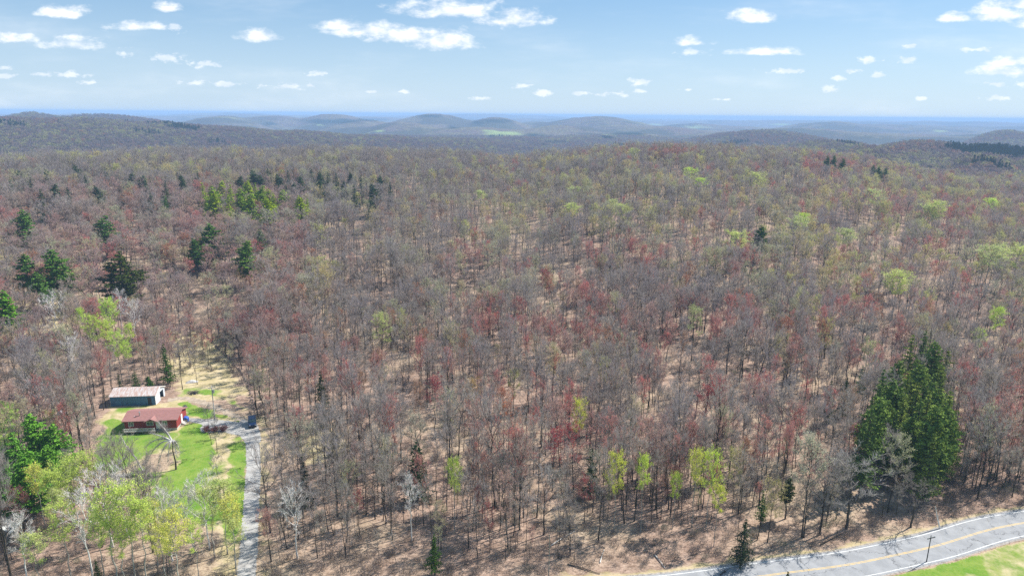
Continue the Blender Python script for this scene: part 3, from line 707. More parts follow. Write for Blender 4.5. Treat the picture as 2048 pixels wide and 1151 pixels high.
for k in range(3): VAR['pale'].append(deciduous(H=[15,13,16][k], cb=[.45,.35,.5][k], R=[3.2,3.6,2.8][k], r0=.16, limbs=14, twigs=11, mats=[M_PALE, M_LEAF], barkm=M_BIRCH, tw=.042, lean=.06))
for k in range(4): VAR['pine'].append(pine(H=[18,16,19,17][k], R=[4.2,4.8,3.4,3.0][k], cb=[.28,.2,.38,.45][k], whorls=[15,13,15,12][k], irregular=[.35,.45,.3,.4][k], dens=1.5))
for k in range(3): VAR['spruce'].append(spruce(H=[14,13,15][k], R=[2.9,2.4,2.6][k], layers=[17,16,19][k], cb=[.1,.14,.2][k], tuft=.34, dens=1.25))
HGT = {'bare': [18,19,17,18.5,16,19,15], 'budding': [17,16,18,15], 'leafing': [17,18,16,19], 'bright': [17,16,18], 'pale': [15,13,16], 'pine': [18,16,19,17], 'spruce': [14,13,15]}
NAME = {'bare': 'bare_tree', 'budding': 'budding_tree', 'leafing': 'leafing_tree', 'bright': 'leafing_tree', 'pale': 'birch_tree', 'pine': 'pine_tree', 'spruce': 'spruce_tree'}
SRC = {}
def place(kind, v, x, y, H, rz, tint, label, group=None, cat='tree', z=None, wide=1.0, tilt=None):
    v %= len(VAR[kind]); s = H/HGT[kind][v]
    e = empty(NAME[kind], (x, y, hgt(x, y) if z is None else z), rz, s)
    if wide != 1.0: e.scale = (s*wide, s*wide, s)
    if tilt: e.rotation_euler = (tilt[0], tilt[1], rz)
    tag(e, label, cat, group)
    t = link('trunk', VAR[kind][v][0], e); c = link('crown', VAR[kind][v][1], e)
    t['tint'] = tint; c['tint'] = tint
    SRC.setdefault((kind, v), (t, c)); return e
# tints
GREY = [(.50,.44,.39),(.44,.37,.35),(.54,.48,.40),(.40,.33,.29),(.44,.38,.39)]
PINK = [(.60,.36,.32),(.55,.38,.36),(.58,.43,.34)]
RED = [(.68,.21,.19),(.62,.25,.22),(.62,.32,.28),(.58,.36,.32)]
ORG = [(.54,.23,.12),(.50,.29,.18)]
OLV = [(.54,.52,.30),(.50,.50,.32),(.58,.50,.30),(.50,.48,.37)]
YEL = [(.62,.60,.22),(.56,.57,.21),(.66,.55,.25)]
BRT = [(.56,.76,.12),(.62,.78,.13),(.70,.76,.13)]
DGR = [(.105,.21,.04),(.09,.175,.04),(.13,.235,.04)]
CORD = {tuple(c): w_ for lst, w_ in ((GREY,'grey'),(PINK,'pinkish grey'),(RED,'red'),(ORG,'orange'),(OLV,'olive'),(YEL,'pale yellow green'),(BRT,'bright yellow green'),(DGR,'dark green')) for c in lst}

# ---- single trees the photo lets one point to: crown top at this place
LAND = []                                   # (x, y, phrase)
LAND += [(*G(300,850),'the red house'),(*G(265,800),'the metal barn'),(*G(505,845),'the blue car'),(*G(505,1000),'the gravel drive'),(*G(430,835),'the yard utility pole'),
         (*G(1853,1120),'the short roadside pole'),(*G(1097,1150),'the slim pale pole'),(*G(1900,1056),'the leaning snag'),(*G(10,1070),'the grey shed'),
         (*G(400,720),'the straw coloured clearing'),(*G(122,826),'the white tarp bundle')]
HAND = []
def hand(kind, v, px, py, H, tint, label, mark=None, wide=1.0, group=None):
    if py < 640: H *= 1.32 if kind in ('pine', 'spruce') else 1.18
    if kind == 'pine' and 400 < py < 640: wide *= 1.4
    if kind in ('bright', 'leafing') and py < 560: wide *= 1.8; kind = 'bright'; H *= 1.06; tint = [t_*1.12 for t_ in tint]
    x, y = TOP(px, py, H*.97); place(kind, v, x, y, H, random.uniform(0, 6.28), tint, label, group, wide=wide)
    HAND.append((x, y, 3.6 if kind in ('pine','spruce') else 2.8)); r_ = math.hypot(x, y)
    if group == 'evergreens in the dense stand': HAND.extend((x*(1-k_/r_), y*(1-k_/r_), 3.4) for k_ in (4, 8))
    elif py < (700 if kind == 'spruce' else 1000):
        for k_ in ((4, 8) if py > 640 else (5, 10, 15)): HAND.append((x*(1-k_/r_), y*(1-k_/r_), 2.6))
    if mark: LAND.append((x, y, mark))
D0, D1, D2 = DGR
hand('pine',0,42,420,18,D0,'tall dark pine standing alone at the far left above the pink canopy','the far left lone pine')
hand('pine',1,203,432,16,D1,'broad dark pine with ragged left side, right of the far left lone pine','the broad ragged pine')
hand('pine',1,418,446,17,D1,'larger upper pine of the close pair above the barn','the close pair of pines',1.1)
hand('pine',2,386,478,14,D1,'smaller lower pine of the close pair above the barn')
hand('pine',2,517,459,14,D1,'small dark pine just above right of the round pine over the drive')
hand('pine',0,492,482,16,D2,'round dark pine standing above the upper end of the drive','the round pine')
hand('pine',1,236,504,17,(.06,.085,.02),'round pine with rusty brown top left of centre in the pink canopy','the rusty topped pine',1.05)
hand('pine',3,50,508,17,D1,'left pine of the dark cluster near the left edge')
hand('pine',0,104,500,18,D0,'right and widest pine of the dark cluster near the left edge','the dark pine cluster',1.1)
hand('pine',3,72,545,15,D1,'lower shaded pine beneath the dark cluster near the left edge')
hand('pine',2,4,582,15,(.13,.30,.03),'bright green pine cut by the left edge','the left edge green pine')
hand('spruce',0,326,690,12,(.05,.13,.02),'small green spruce standing behind the barn at the clearing','the spruce behind the barn')
hand('spruce',1,124,575,9,(.06,.16,.02),'small bright green conifer left of the yellow green grove')
hand('pine',0,328,392,13,D0,'dark pine left of the yellow green conifer stand','the lone ridge slope pine')
for i, (px, py) in enumerate([(404,366),(424,372),(444,362),(460,370),(480,376),(496,361),(510,367),(523,372),(536,377),(546,388),(565,380),(598,392),(614,398),(500,388),(430,385),(456,390),(480,392),(532,395),(411,388)]):
    hand('pine' if i % 3 else 'spruce', [2,0,2][i % 3], px, py, 16+2*(i % 2), [(.30,.42,.03),(.24,.36,.04),(.34,.44,.03)][i % 3], ['slender','narrow','pointed'][i % 3]+' yellow green conifer, '+['first','second','third','fourth','fifth','sixth','seventh','eighth','ninth','tenth','eleventh','twelfth','thirteenth','fourteenth','fifteenth','sixteenth','seventeenth','eighteenth','nineteenth'][sorted([404,424,444,460,480.0,496,510,523,536,546,565,598,614,500,430,456,480.5,532,411]).index({4:480.0,16:480.5}.get(i,px))]+' from the left in the stand',
         'the yellow green conifers' if i == 4 else None, group='yellow green conifers in the far stand', wide=1.35)
dk = [(35,340),(80,380),(190,372),(240,362),(285,352),(330,362),(362,350),(395,345),(505,340),(535,338),(688,362),(708,372),(760,352),(780,366),(640,345.5),(556,362),(150,330),(20,362),(12,318),(60,356),(108,368),(134,376),(265,345),(300,385),(555,348),(575,342),(600,352),(622,338),(640,362),(672,348),(700,345),(722,352),(745,368),(572,372),(588,366),(655,345),(520,350),(170,352),(90,340),(210,340),(480,352),(740,395)]
hk = sorted(dk)
for i, (px, py) in enumerate(dk):
    nm = 'far left' if px < 250 else 'left centre' if px < 540 else 'middle' if px < 800 else 'right of centre'
    grp = [q_ for q_ in hk if ((q_[0] < 250) == (px < 250)) and ((250 <= q_[0] < 540) == (250 <= px < 540)) and ((540 <= q_[0] < 800) == (540 <= px < 800))]
    ords = ['first','second','third','fourth','fifth','sixth','seventh','eighth','ninth','tenth','eleventh','twelfth','thirteenth','fourteenth','fifteenth','sixteenth','seventeenth','eighteenth','nineteenth','twentieth','twenty-first','twenty-second']
    hand(['pine','spruce'][i % 2], i, px, py, 14+(i % 3), (.07,.115,.06), 'greyish hemlock on the ridge slope, %s from left in the %s group' % (ords[grp.index((px,py))], nm), group='dark hemlocks on the ridge slope', wide=1.3)
hand('pine',0,1524,452,14,(.05,.13,.02),'small lone green pine in the bare woods right of centre','the lone green pine')
for i, (px, py, l) in enumerate([(1655,312,'left'),(1668,311,'middle'),(1686,317,'right')]): hand('pine',3,px,py,17,D1,'dark pine on the right skyline slope, %s of three close together' % l, 'the three skyline pines' if i == 1 else None)
for i, (px, py, l) in enumerate([(1748,330,'left'),(1760,333,'middle'),(1772,336,'right')]): hand('pine',3,px,py,16,D1,'dark pine just below the skyline pines, %s of the lower three' % l)
grove = [(1800,722),(1826,672),(1852,664),(1872,684),(1898,698),(1762,775),(1786,758),(1818,745),(1850,762),(1880,770),(1902,786),(1745,815),(1776,800),(1810,792),(1843,800),(1873,812),(1905,835),(1790,825),(1828,830),(1862,835),(1890,850),(1846,722),(1885,735),(1768,742),(1800,775),(1860,785),(1890,820),(1757,795),(1838,768),(1870,750),(1900,812),(1870,870),(1848,862)]
rows = sorted(range(len(grove)), key=lambda i: (round(grove[i][1]/45), grove[i][0]))
for i, (px, py) in enumerate(grove):
    rw = [j for j in rows if round(grove[j][1]/45) == round(py/45)]; rr_ = sorted({round(g_[1]/45) for g_ in grove})
    hand(['spruce','pine'][(i*7) % 3 == 0], i, px, py, 17+(i % 4)-(3 if py > 815 else 0)-(2 if py > 860 else 0), [(.18,.26,.07),(.25,.31,.08),(.13,.20,.06)][i % 3],
         'evergreen in the dense stand, %s row from the back, %s from the left' % (ords[rr_.index(round(py/45))], ords[rw.index(i)]), 'the dense evergreen stand' if i == 14 else None, group='evergreens in the dense stand', wide=1.12)
hand('spruce',1,1664,764,12,(.035,.08,.022),'dark conifer left of the dense evergreen stand, left of two'); hand('spruce',0,1695,758,11,(.035,.08,.022),'dark conifer left of the dense evergreen stand, right of two'); hand('spruce',2,1726,732,10,(.06,.17,.025),'small bright green conifer left of the top of the evergreen stand','the small bright conifer')
hand('spruce',1,1184,898,11,(.03,.075,.025),'narrow dark spruce standing alone in the lower centre woods','the narrow dark spruce')
hand('spruce',0,832,886,13,(.03,.07,.028),'dark broad based spruce in the lower middle left woods','the broad based spruce',1.25)
hand('spruce',2,868,1068,8,(.06,.12,.02),'small olive green spruce near the bottom edge at left of centre','the bottom edge spruce',1.1)
hand('spruce',2,1528,982,7.5,(.05,.14,.02),'small green spruce by the dark shrubby hemlock near the road','the small roadside spruce')
hand('pine',3,1580,955,9,(.06,.08,.035),'ragged grey green hemlock right of the small green roadside spruce')
hand('spruce',0,1492,1040,9,(.05,.075,.045),'dull grey green hemlock at the wood edge above the road','the wood edge hemlock',1.2)
hand('spruce',0,640,745,14,(.06,.085,.04),'tall dull hemlock wrapped in pale twigs right of the drive','the tall dull hemlock')
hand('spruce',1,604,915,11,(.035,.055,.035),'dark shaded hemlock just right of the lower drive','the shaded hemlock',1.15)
hand('spruce',2,1350,820,5,(.06,.11,.05),'very small grey green spruce on open leaf litter')
for i, (px, py, H, wd, l) in enumerate([(60,828,16,1.15,'topmost'),(22,868,15,1.0,'left upper'),(100,846,14,1.1,'right upper'),(48,905,14,1.1,'lowest'),(8,930,13,1.0,'lower left'),(92,890,13,1.1,'right lower')]):
    hand('pine', [0,1,1,1,0,0][i], px, py, H, [(.16,.36,.05),(.13,.30,.05),(.15,.33,.05)][i % 3], 'bushy bright green pine left of the yard, %s of the clump' % l, 'the bushy bright pines' if i == 0 else None, wide=wd, group='bushy pines left of the yard')
hand('spruce',2,190,1118,5,(.04,.09,.02),'tiny spruce at the foot of white birches near the bottom left'); hand('spruce',1,1576,1144,7,(.03,.06,.02),'spruce by the road showing only its tip at the bottom edge')
hand('spruce',1,236,748,6,(.08,.12,.05),'low grey green evergreen behind the left end of the barn'); hand('spruce',0,268,742,7,(.09,.14,.05),'middle of the low evergreens behind the barn',None,1.2); hand('pine',3,296,752,6,(.06,.14,.03),'low dark evergreen behind the right end of the barn',None,1.2)
B = BRT
for i, (px, py, H, l) in enumerate([(215,608,16,'tallest bright yellow green tree of the grove behind the barn'),(186,640,15,'wide bright yellow green tree left in the grove behind the barn'),(160,622,12,'faint yellow green tree at the upper left of the grove behind the barn'),(208,648,14,'bright yellow green tree in the middle of the grove behind the barn'),(232,672,14,'lower bright yellow green tree of the grove behind the barn'),(258,652,12,'rightmost small bright tree of the grove behind the barn'),(250,690,11,'lowest right bright tree of the grove behind the barn')]):
    hand('bright', i, px, py, H, B[i % 2], l, 'the bright grove' if i == 3 else None, wide=1.0)
for i, (px, py, H, l, mk) in enumerate([(908,930,14,'lone yellow green tree right of the broad based spruce','the lone yellow green tree'),(1235,921,15,'left yellow green tree of the separated pair in the lower centre','the separated bright pair'),(1290,921,15,'right yellow green tree of the separated pair in the lower centre',None),
        (1395,913,15,'left tree of the touching twin bright trees','the twin bright trees'),(1424,916,15,'right tree of the touching twin bright trees',None),(1438,976,12,'small bright tree below the twin bright trees',None),(1352,954,11,'small golden green tree left of the twin bright trees',None),
        (1157,810,14,'bright yellow green tree by the crimson trees in the centre','the bright central tree')]):
    hand('bright', i, px, py, H, [(.58,.72,.10),(.68,.72,.10)][i % 2], l, mk, wide=.72)
for i, (px, py, H, l) in enumerate([(165,918,14,'upper right pale yellow green tree below the bushy pines'),(130,930,13,'upper middle pale yellow green tree below the bushy pines'),(95,950,13,'upper left pale yellow green tree below the bushy pines'),(210,992,17,'tall bright aspen left in the bottom left clump'),(245,986,17,'tall bright aspen in the middle of the bottom left clump'),(272,1008,16,'tall bright aspen right in the bottom left clump'),
        (345,1035,16,'dense golden green tree in front of the lawn at the bottom'),(118,1018,13,'small bright tree with a pale stem left of the aspen clump'),(440,968,14,'upper yellow green tree along the lower drive'),(458,1002,13,'lower yellow green tree along the lower drive'),(415,985,13,'pale green tree left of the lower drive'),(60,1075,12,'dull green tree in the bottom left corner'),(70,940,12,'low yellow green tree right below the lowest bushy pine'),(142,950,12,'low yellow green tree between the pines and the aspens'),(112,985,11,'small leafing tree above the pale stemmed one at bottom left'),(190,1040,12,'low bright tree under the left aspen'),(232,1050,12,'low bright tree under the middle aspen'),(300,1010,12,'small bright tree right of the aspens at the lawn edge'),(322,1065,11,'low tree left below the golden green tree'),(462,1045,10,'lowest yellow green tree along the lower drive'),(385,1050,11,'small tree right of the golden green tree')]):
    hand('bright', i, px, py, H, [(.62,.68,.26),(.60,.72,.17),(.72,.72,.16)][[1,1,1,1,1,1,2,1,0,2,0,0,2,1,0,1,1,2,2,0,1][i]], l, {3:'the bottom left aspens',6:'the golden green tree',8:'the bright driveside trees'}.get(i), wide=1.05)
for i, (px, py, H, l) in enumerate([(1872,408,18,'large rounded pale green tree at right in the purple grey woods'),(1855,416,16,'pale green crown touching the left of the large rounded tree'),(1981,400,15,'vivid green rounded tree near the right edge'),(1985,500,17,'broad yellow green tree by the right edge'),(2040,500,16,'yellow green tree cut by the right edge'),(2000,622,14,'vivid green tree low by the right edge'),(1960,664,13,'lone lime tree right of the evergreen stand'),
        (1745,384,16,'broad pale green tree left of the large rounded tree'),(1608,430,12,'small bright round tree beside the olive crown'),(1598,440,15,'olive crown under the small bright round tree'),(1380,340,13,'vivid green tree high on the middle slope'),(1401,359,13,'second vivid green tree high on the middle slope'),(1145,412,14,'light green round tree on the upper middle slope'),(1148,378,12,'small light green tree above the upper middle slope tree'),(1240,412,14,'left of two olive round trees high in the middle'),(1225,404,13,'farther of two olive round trees high in the middle'),(1512,350,14,'light green tree near the right of the middle ridge'),(960,384,13,'light green tree left of the middle slope'),(1795,550,15,'yellow green tree below the orange crown at right'),(1390,618,15,'olive green crown in the centre woods'),(760,636,14,'olive crown in the pinkish centre left woods'),(1745,690,13,'yellowish crown above the small bright conifer'),(1470,470,15,'tall olive tree in the middle right woods'),(1690,462,15,'golden olive tree in the right woods'),(1268,300,14,'yellowish tree on the middle skyline')]):
    hand('leafing' if i in (0,1,3,7,9,15,19,20,21,22,23,24,4) else 'bright', i, px, py, H, ([(.55,.62,.20),(.50,.56,.24)][i % 2] if i not in (2,5,6,8,10,11) else (.56,.74,.12)), l, {0:'the large rounded green tree',2:'the vivid right edge tree',6:'the lone lime tree',8:'the small bright round tree',10:'the vivid green slope tree',12:'the light green slope tree',18:'the lower right yellow crown',19:'the olive centre crown',20:'the olive crown'}.get(i), wide=1.1)
for i, (px, py, H, l, tn, mk) in enumerate([(1108,868,13,'crimson budding tree in the lower centre',(.55,.03,.05),'the crimson centre tree'),(1150,862,14,'crimson tree right of the brightest crimson one',(.45,.05,.06),None),(1438,768,16,'tall red budding tree over open leaf litter at right centre',(.50,.08,.08),'the tall red tree'),(1418,784,14,'left companion of the tall red tree on open leaf litter',(.46,.07,.08),None),
        (868,764,15,'dark red budding tree in the middle left woods',(.42,.05,.06),'the dark red middle tree'),(1020,818,14,'orange budding tree in the centre','x' and (.55,.17,.06),'the orange centre tree'),(1008,782,14,'orange budding tree behind the orange centre one',(.50,.18,.08),None),(945,768,12,'golden brown tree in the centre',(.52,.33,.07),None),(1575,642,15,'rusty orange budding tree in the right woods',(.50,.16,.08),'the rusty orange tree'),
        (1172,962,9,'small red tree below the narrow dark spruce',(.45,.07,.08),None),(715,985,9,'small dark red sapling in the lower left woods',(.42,.06,.07),None),(1905,345,16,'wide red tree high at the right edge',(.42,.12,.10),'the wide red tree'),(1090,545,14,'red budding tree in the upper centre woods',(.50,.08,.08),'the red upper centre tree'),(1745,470,14,'red brown tree in the right woods',(.40,.12,.10),None),(185,965,13,'dark red budding tree above the bottom left aspens',(.30,.09,.08),None),(35,985,11,'dark red tree by the grey shed',(.26,.06,.06),None)]):
    hand('budding', i, px, py, H, tn, l, mk, wide=1.15)
for i, (px, py, H, l) in enumerate([(140,682,15,'large white twigged tree behind the barn at left'),(108,600,14,'pale twigged tree left of the bright grove'),(232,588,13,'white twigged tree above the bright grove'),(262,610,13,'second white twigged tree above the bright grove'),(205,955,14,'pale frothy birch at the lower left of the lawn'),(238,948,13,'pale frothy birch nearer the lawn'),(160,1000,15,'white stemmed birch leaning at the bottom left'),(405,968,13,'pale twigged tree in front of the lower lawn'),(375,985,12,'second pale twigged tree in front of the lower lawn'),(585,985,13,'pale leaning birch right of the lower drive'),(1710,935,13,'large silvery bare tree near the wood edge above the road'),(820,965,12,'pale branched tree in front of the broad based spruce'),(1090,955,12,'pale bare tree below the crimson tree'),(330,1000,12,'slim pale birch by the golden green tree'),(30,1045,12,'white birch by the bottom left corner')]):
    hand(*(('bare', 6) if i in (10, 12) else ('pale', i)), px, py, H, (.62,.58,.56) if i in (10, 12) else (.5,.5,.5), l, wide=1.5 if i == 10 else 1.0, mark= {0:'the large white twigged tree',9:'the leaning pale birch',10:'the silvery bare tree'}.get(i))

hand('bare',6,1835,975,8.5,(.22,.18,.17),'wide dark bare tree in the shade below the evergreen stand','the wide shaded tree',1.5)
hand('bare',6,1655,955,12,(.40,.34,.31),'crooked dark bare tree left of the silvery bare tree',None,1.2)
# arching birch on the lawn
ax, ay = G(352,938); bt = empty('birch_tree', (ax, ay, 0)); tag(bt, 'white birch with drooping arched limbs on the lawn in front of the red house', 'tree'); HAND.append((ax, ay, 6)); LAND.append((ax, ay, 'the arching lawn birch'))
T = MB(); tp = [Vector((0,0,-.2)),Vector((.1,0,2)),Vector((-.3,.2,4.2)),Vector((-.2,.3,6.6))]; T.tube(tp, [.2,.16,.13,.09], 7); T.build('trunk', M_BARK, bt)
T = MB(); C = MB()
for (dx, dy, dz, peak) in [(-5.6,-1.2,2.0,7.2),(-6.6,.6,4.6,7.6),(-3.0,-2.2,.8,6.6),(1.2,-1.2,3.4,7.0),(1.7,-.6,4.3,7.0),(-.4,-2.0,3.0,6.8),(-4.6,-.2,8.6,7.6),(-2.6,1.4,9.5,8.2),(-3.8,2.0,10.4,8.4)]:
    a = tp[3]; e_ = Vector((dx,dy,dz)); mid_ = (a+e_)/2; mid_.z = peak+.5
    pts = [a*(1-t)**2 + mid_*2*t*(1-t) + e_*t*t for t in [i/7 for i in range(8)]]
    T.tube(pts, [.19,.17,.15,.13,.11,.09,.07,.035], 5)
    for j in range(60):
        p, d = along(pts, .2+.8*random.random()); q2 = p+sidedir(d, rad(35))*random.uniform(.6,1.8); C.ribbon(p, q2, .035)
        for _ in range(3): m_ = p.lerp(q2, random.random()); C.ribbon(m_, m_+Vector((random.gauss(0,.5),random.gauss(0,.5),random.gauss(.1,.4))), .028)
T.build('limb', M_BIRCH, bt); c = C.build('crown', [M_TWIG], bt); c['tint'] = (.4,.37,.35)
ax, ay = G(288,944); bt = empty('birch_tree', (ax, ay, 0)); tag(bt, 'white leaning birch stem left of the arching birch on the lawn', 'tree'); HAND.append((ax, ay, 2))
T = MB(); pts = [Vector((0,0,-.2)),Vector((-1.8,.6,3.2)),Vector((-3.6,.8,6.0)),Vector((-4.6,1,8.2))]; T.tube(pts, [.17,.15,.11,.05], 6); T.build('trunk', M_BIRCH, bt)
C = MB()
for j in range(60): p, d = along(pts, .4+.6*random.random()); C.ribbon(p, p+sidedir(d, rad(45))*random.uniform(.5,1.5), .035)
c = C.build('crown', [M_PALE], bt)
# two bare trees on the right half of the lawn, the round shrub on the gravel
for px, py, H, v, l in [(423,888,10,3,'slim bare tree on the lawn beside the gravel parking'),(434,906,10,1,'slim bare tree on the lawn nearest the gravel drive'),(316,775,12,5,'bare tree right behind the barn gable'),(365,778,13,0,'bare tree at the edge of the clearing right of the barn'),(395,768,12,1,'second bare tree at the clearing edge right of the barn'),(445,1010,11,3,'slim bare tree on the grass strip by the lower drive')]:
    x, y = G(px, py); place('bare', v, x, y, H, random.uniform(0,6), (.36,.34,.33), l); HAND.append((x, y, 2))
def bush(x, y, R, H, label, tint, name='round_bush', cat='bush', group=None, n=260, leaf=.16, z=None):
    e = empty(name, (x, y, hgt(x,y) if z is None else z), random.uniform(0,6)); tag(e, label, cat, group)
    T = MB(); C = MB()
    for k in range(14):
        a = random.uniform(0, 6.28); el = random.uniform(.5,1.4); d = Vector((math.cos(a)*math.cos(el)*R/H*1.2, math.sin(a)*math.cos(el)*R/H*1.2, math.sin(el)))*H*random.uniform(.75,1)
        T.tube([Vector((0,0,-.1)), d*.5+Vector((0,0,.1)), d], [.04,.03,.012], 4)
        for j in range(n//14):
            p = d*random.uniform(.3,1.05); q2 = p+Vector((random.gauss(0,.4),random.gauss(0,.4),random.gauss(.2,.3)))*min(1.2,R*.5); C.ribbon(p, q2, .04)
            C.leaf(q2, leaf, 1)
    T.build('stem', M_BARK, e); c = C.build('foliage', [M_TWIG, M_LEAF], e); c['tint'] = tint; return e
x, y = G(431,862); HAND.append((x, y, 3))
for i, (dx, l) in enumerate([(-1.9,'left'),(0,'middle'),(1.9,'right')]): bush(x+dx, y, 1.35, 1.3, 'low dark red bush on the gravel turnaround, %s of three' % l, (.25,.07,.08), n=520, leaf=.2, group='red bushes on the gravel')

# ------------------------------------------------------------------ clearing debris
x, y = G(388,786); e = empty('brush_pile', (x, y, 0)); tag(e, 'dark burnt brush pile in the clearing right of the barn', 'brush pile')
b = MB()
for k in range(60):
    a = random.uniform(0,6.28); p = Vector((random.gauss(0,.7),random.gauss(0,.5),random.uniform(.05,.5))); d = Vector((math.cos(a),math.sin(a),random.uniform(-.1,.3)))*random.uniform(.4,1.0)
    b.tube([p-d, p+d], [.05,.03], 4)
b.build('branches', dark, e)
x, y = G(384,764); e = empty('tarp_pile', (x, y, 0), .3); tag(e, 'pale grey tarp over a heap at the edge of the straw clearing', 'tarp')
b = MB(); N = 8
gp = [[(-1.6+3.2*i/N, -.7+1.4*j/N, .05+.65*math.sin(math.pi*i/N)*math.sin(math.pi*j/N)+random.uniform(0,.08)) for j in range(N+1)] for i in range(N+1)]
for i in range(N):
    for j in range(N): b.quad(gp[i][j], gp[i+1][j], gp[i+1][j+1], gp[i][j+1])
b.build('tarp', mat('pale_tarp', varied((.6,.58,.56),(.42,.4,.39),2,.7)), e)
b = MB(); 
for k in range(4): b.tube([(-1.5,-.45+.3*k,.12),(1.5,-.42+.3*k,.12)], [.12,.11], 7, cap=True)
b.build('logs', wood, e)
# old stone wall running along the lane
def wall_run(pts, label):
    L = smooth_line([G(*p) for p in pts], 14); b = MB()
    o = L[0]; e = empty('stone_wall', (o[0], o[1], 0)); tag(e, label, 'stone wall')
    acc = 0
    for a, c in zip(L[:-1], L[1:]):
        n_ = max(1, int(np.linalg.norm(c-a)/.4))
        for k in range(n_):
            for lvl in range(2):
                p = a+(c-a)*k/n_-o; s = random.uniform(.12,.26); q_ = (p[0]+random.gauss(0,.18), p[1]+random.gauss(0,.18)); z0 = lvl*.22+random.uniform(-.05,.05)
                if random.random() < .35: continue
                b.tube([(q_[0], q_[1], z0-.05), (q_[0]+random.gauss(0,.04), q_[1], z0+.12), (q_[0], q_[1], z0+.33)], [s*.8, s, s*.6], 6, cap=True)
    b.build('stones', mat('field_stone', varied((.34,.26,.22),(.20,.15,.13),2,.9)), e)
wall_run([(412,672),(440,700),(470,730),(492,762),(505,800),(514,832)], 'old dark fieldstone wall running beside the lane from the clearing to the blue car')

# ------------------------------------------------------------------ the forest
def in_yard(x, y):
    return (poly_sd(x, y, YARD) > -1.0) | (poly_sd(x, y, LAWNS[4]) > -1) | (poly_sd(x, y, GP([(370,752),(450,745),(490,790),(496,820),(440,812),(360,802)])) > -1.5)
def dline(x, y):
    d = np.full(x.shape, 1e9)
    for a, b in zip(DLp[:-1], DLp[1:]):
        e = b-a; t = np.clip(((x-a[0])*e[0]+(y-a[1])*e[1])/(e@e), 0, 1); d = np.minimum(d, np.hypot(x-a[0]-t*e[0], y-a[1]-t*e[1]))
    return d
def scatter(r0, r1, cell, drop, seed, azmax=43.5):
    g = np.random.default_rng(seed); xm = r1*math.sin(rad(azmax))
    xs, ys = np.meshgrid(np.arange(-xm, xm, cell), np.arange(0, r1, cell)); x = xs.ravel()+g.uniform(-.5,.5,xs.size)*cell*1.1; y = ys.ravel()+g.uniform(-.5,.5,xs.size)*cell*1.1
    rr = np.hypot(x, y); az = np.abs(np.arctan2(x, y)); k = (rr > r0) & (rr < r1) & (az < rad(azmax)) & (g.random(x.size) > drop)
    return x[k], y[k]
x1, y1 = scatter(84, 250, 3.0, .14, 1, 47); x2, y2 = scatter(250, 860, 4.2, .08, 2)
x0_, y0_ = scatter(84, 180, 3.1, .1, 77, 47); e0 = road_d(x0_, y0_); ke = (e0 > 6.5) & (e0 < 34); x0_, y0_ = x0_[ke], y0_[ke]; NE_ = len(x0_)
fx = np.concatenate([x1, x2, x0_]); fy = np.concatenate([y1, y2, y0_]); small_ = np.zeros(len(fx), bool); small_[-NE_:] = True; fz = height(fx, fy)
k = ~(in_yard(fx, fy) | (dline(fx, fy) < 3.4)); rdv = road_d(fx, fy); k &= rdv > 6.2
k &= ~((fx > -46) & (rdv < 8)); 
# thin places
pxs, pys, dep = PX(fx, fy, fz)
g3 = np.random.default_rng(5); rv = g3.random(len(fx))
open_ = fbm(fx/22, fy/22, 41, 2)
k &= ~((open_ > .62) & (rv < .6) & (fy < 420)); gap = fbm(fx/9, fy/14, 43, 2); k &= ~((gap > .60) & (rv < .8) & (pxs > 700)); k &= ~((gap > .66) & (rv < .7))
for (ox, oy, orr) in [(1400,800,14),(1560,860,12),(1240,650,8),(650,880,7)]:
    gx, gy = G(ox, oy); k &= ~((np.hypot(fx-gx, fy-gy) < orr) & (rv < .65))
strw = poly_sd(fx, fy, STRAW[0]); k &= ~((strw > 0) & (rv < .45))
for (hx, hy, hr) in HAND: k &= np.hypot(fx-hx, fy-hy) > hr
k &= (np.abs(np.arctan2(fx, fy)) < rad(44)) | (np.hypot(fx, fy) < 250)
fx, fy, fz, pxs, pys, dep, small_ = [a[k] for a in (fx, fy, fz, pxs, pys, dep, small_)]
N = len(fx)
g4 = np.random.default_rng(9)
clump = fbm(fx/26, fy/26, 51, 2); clump2 = fbm(fx/30, fy/30, 61, 2)
kinds = []; tints = []; vs = []; Hs = []; stand = np.clip(fbm(fx/40, fy/40, 99, 2)*1.6-.3, 0, 1)
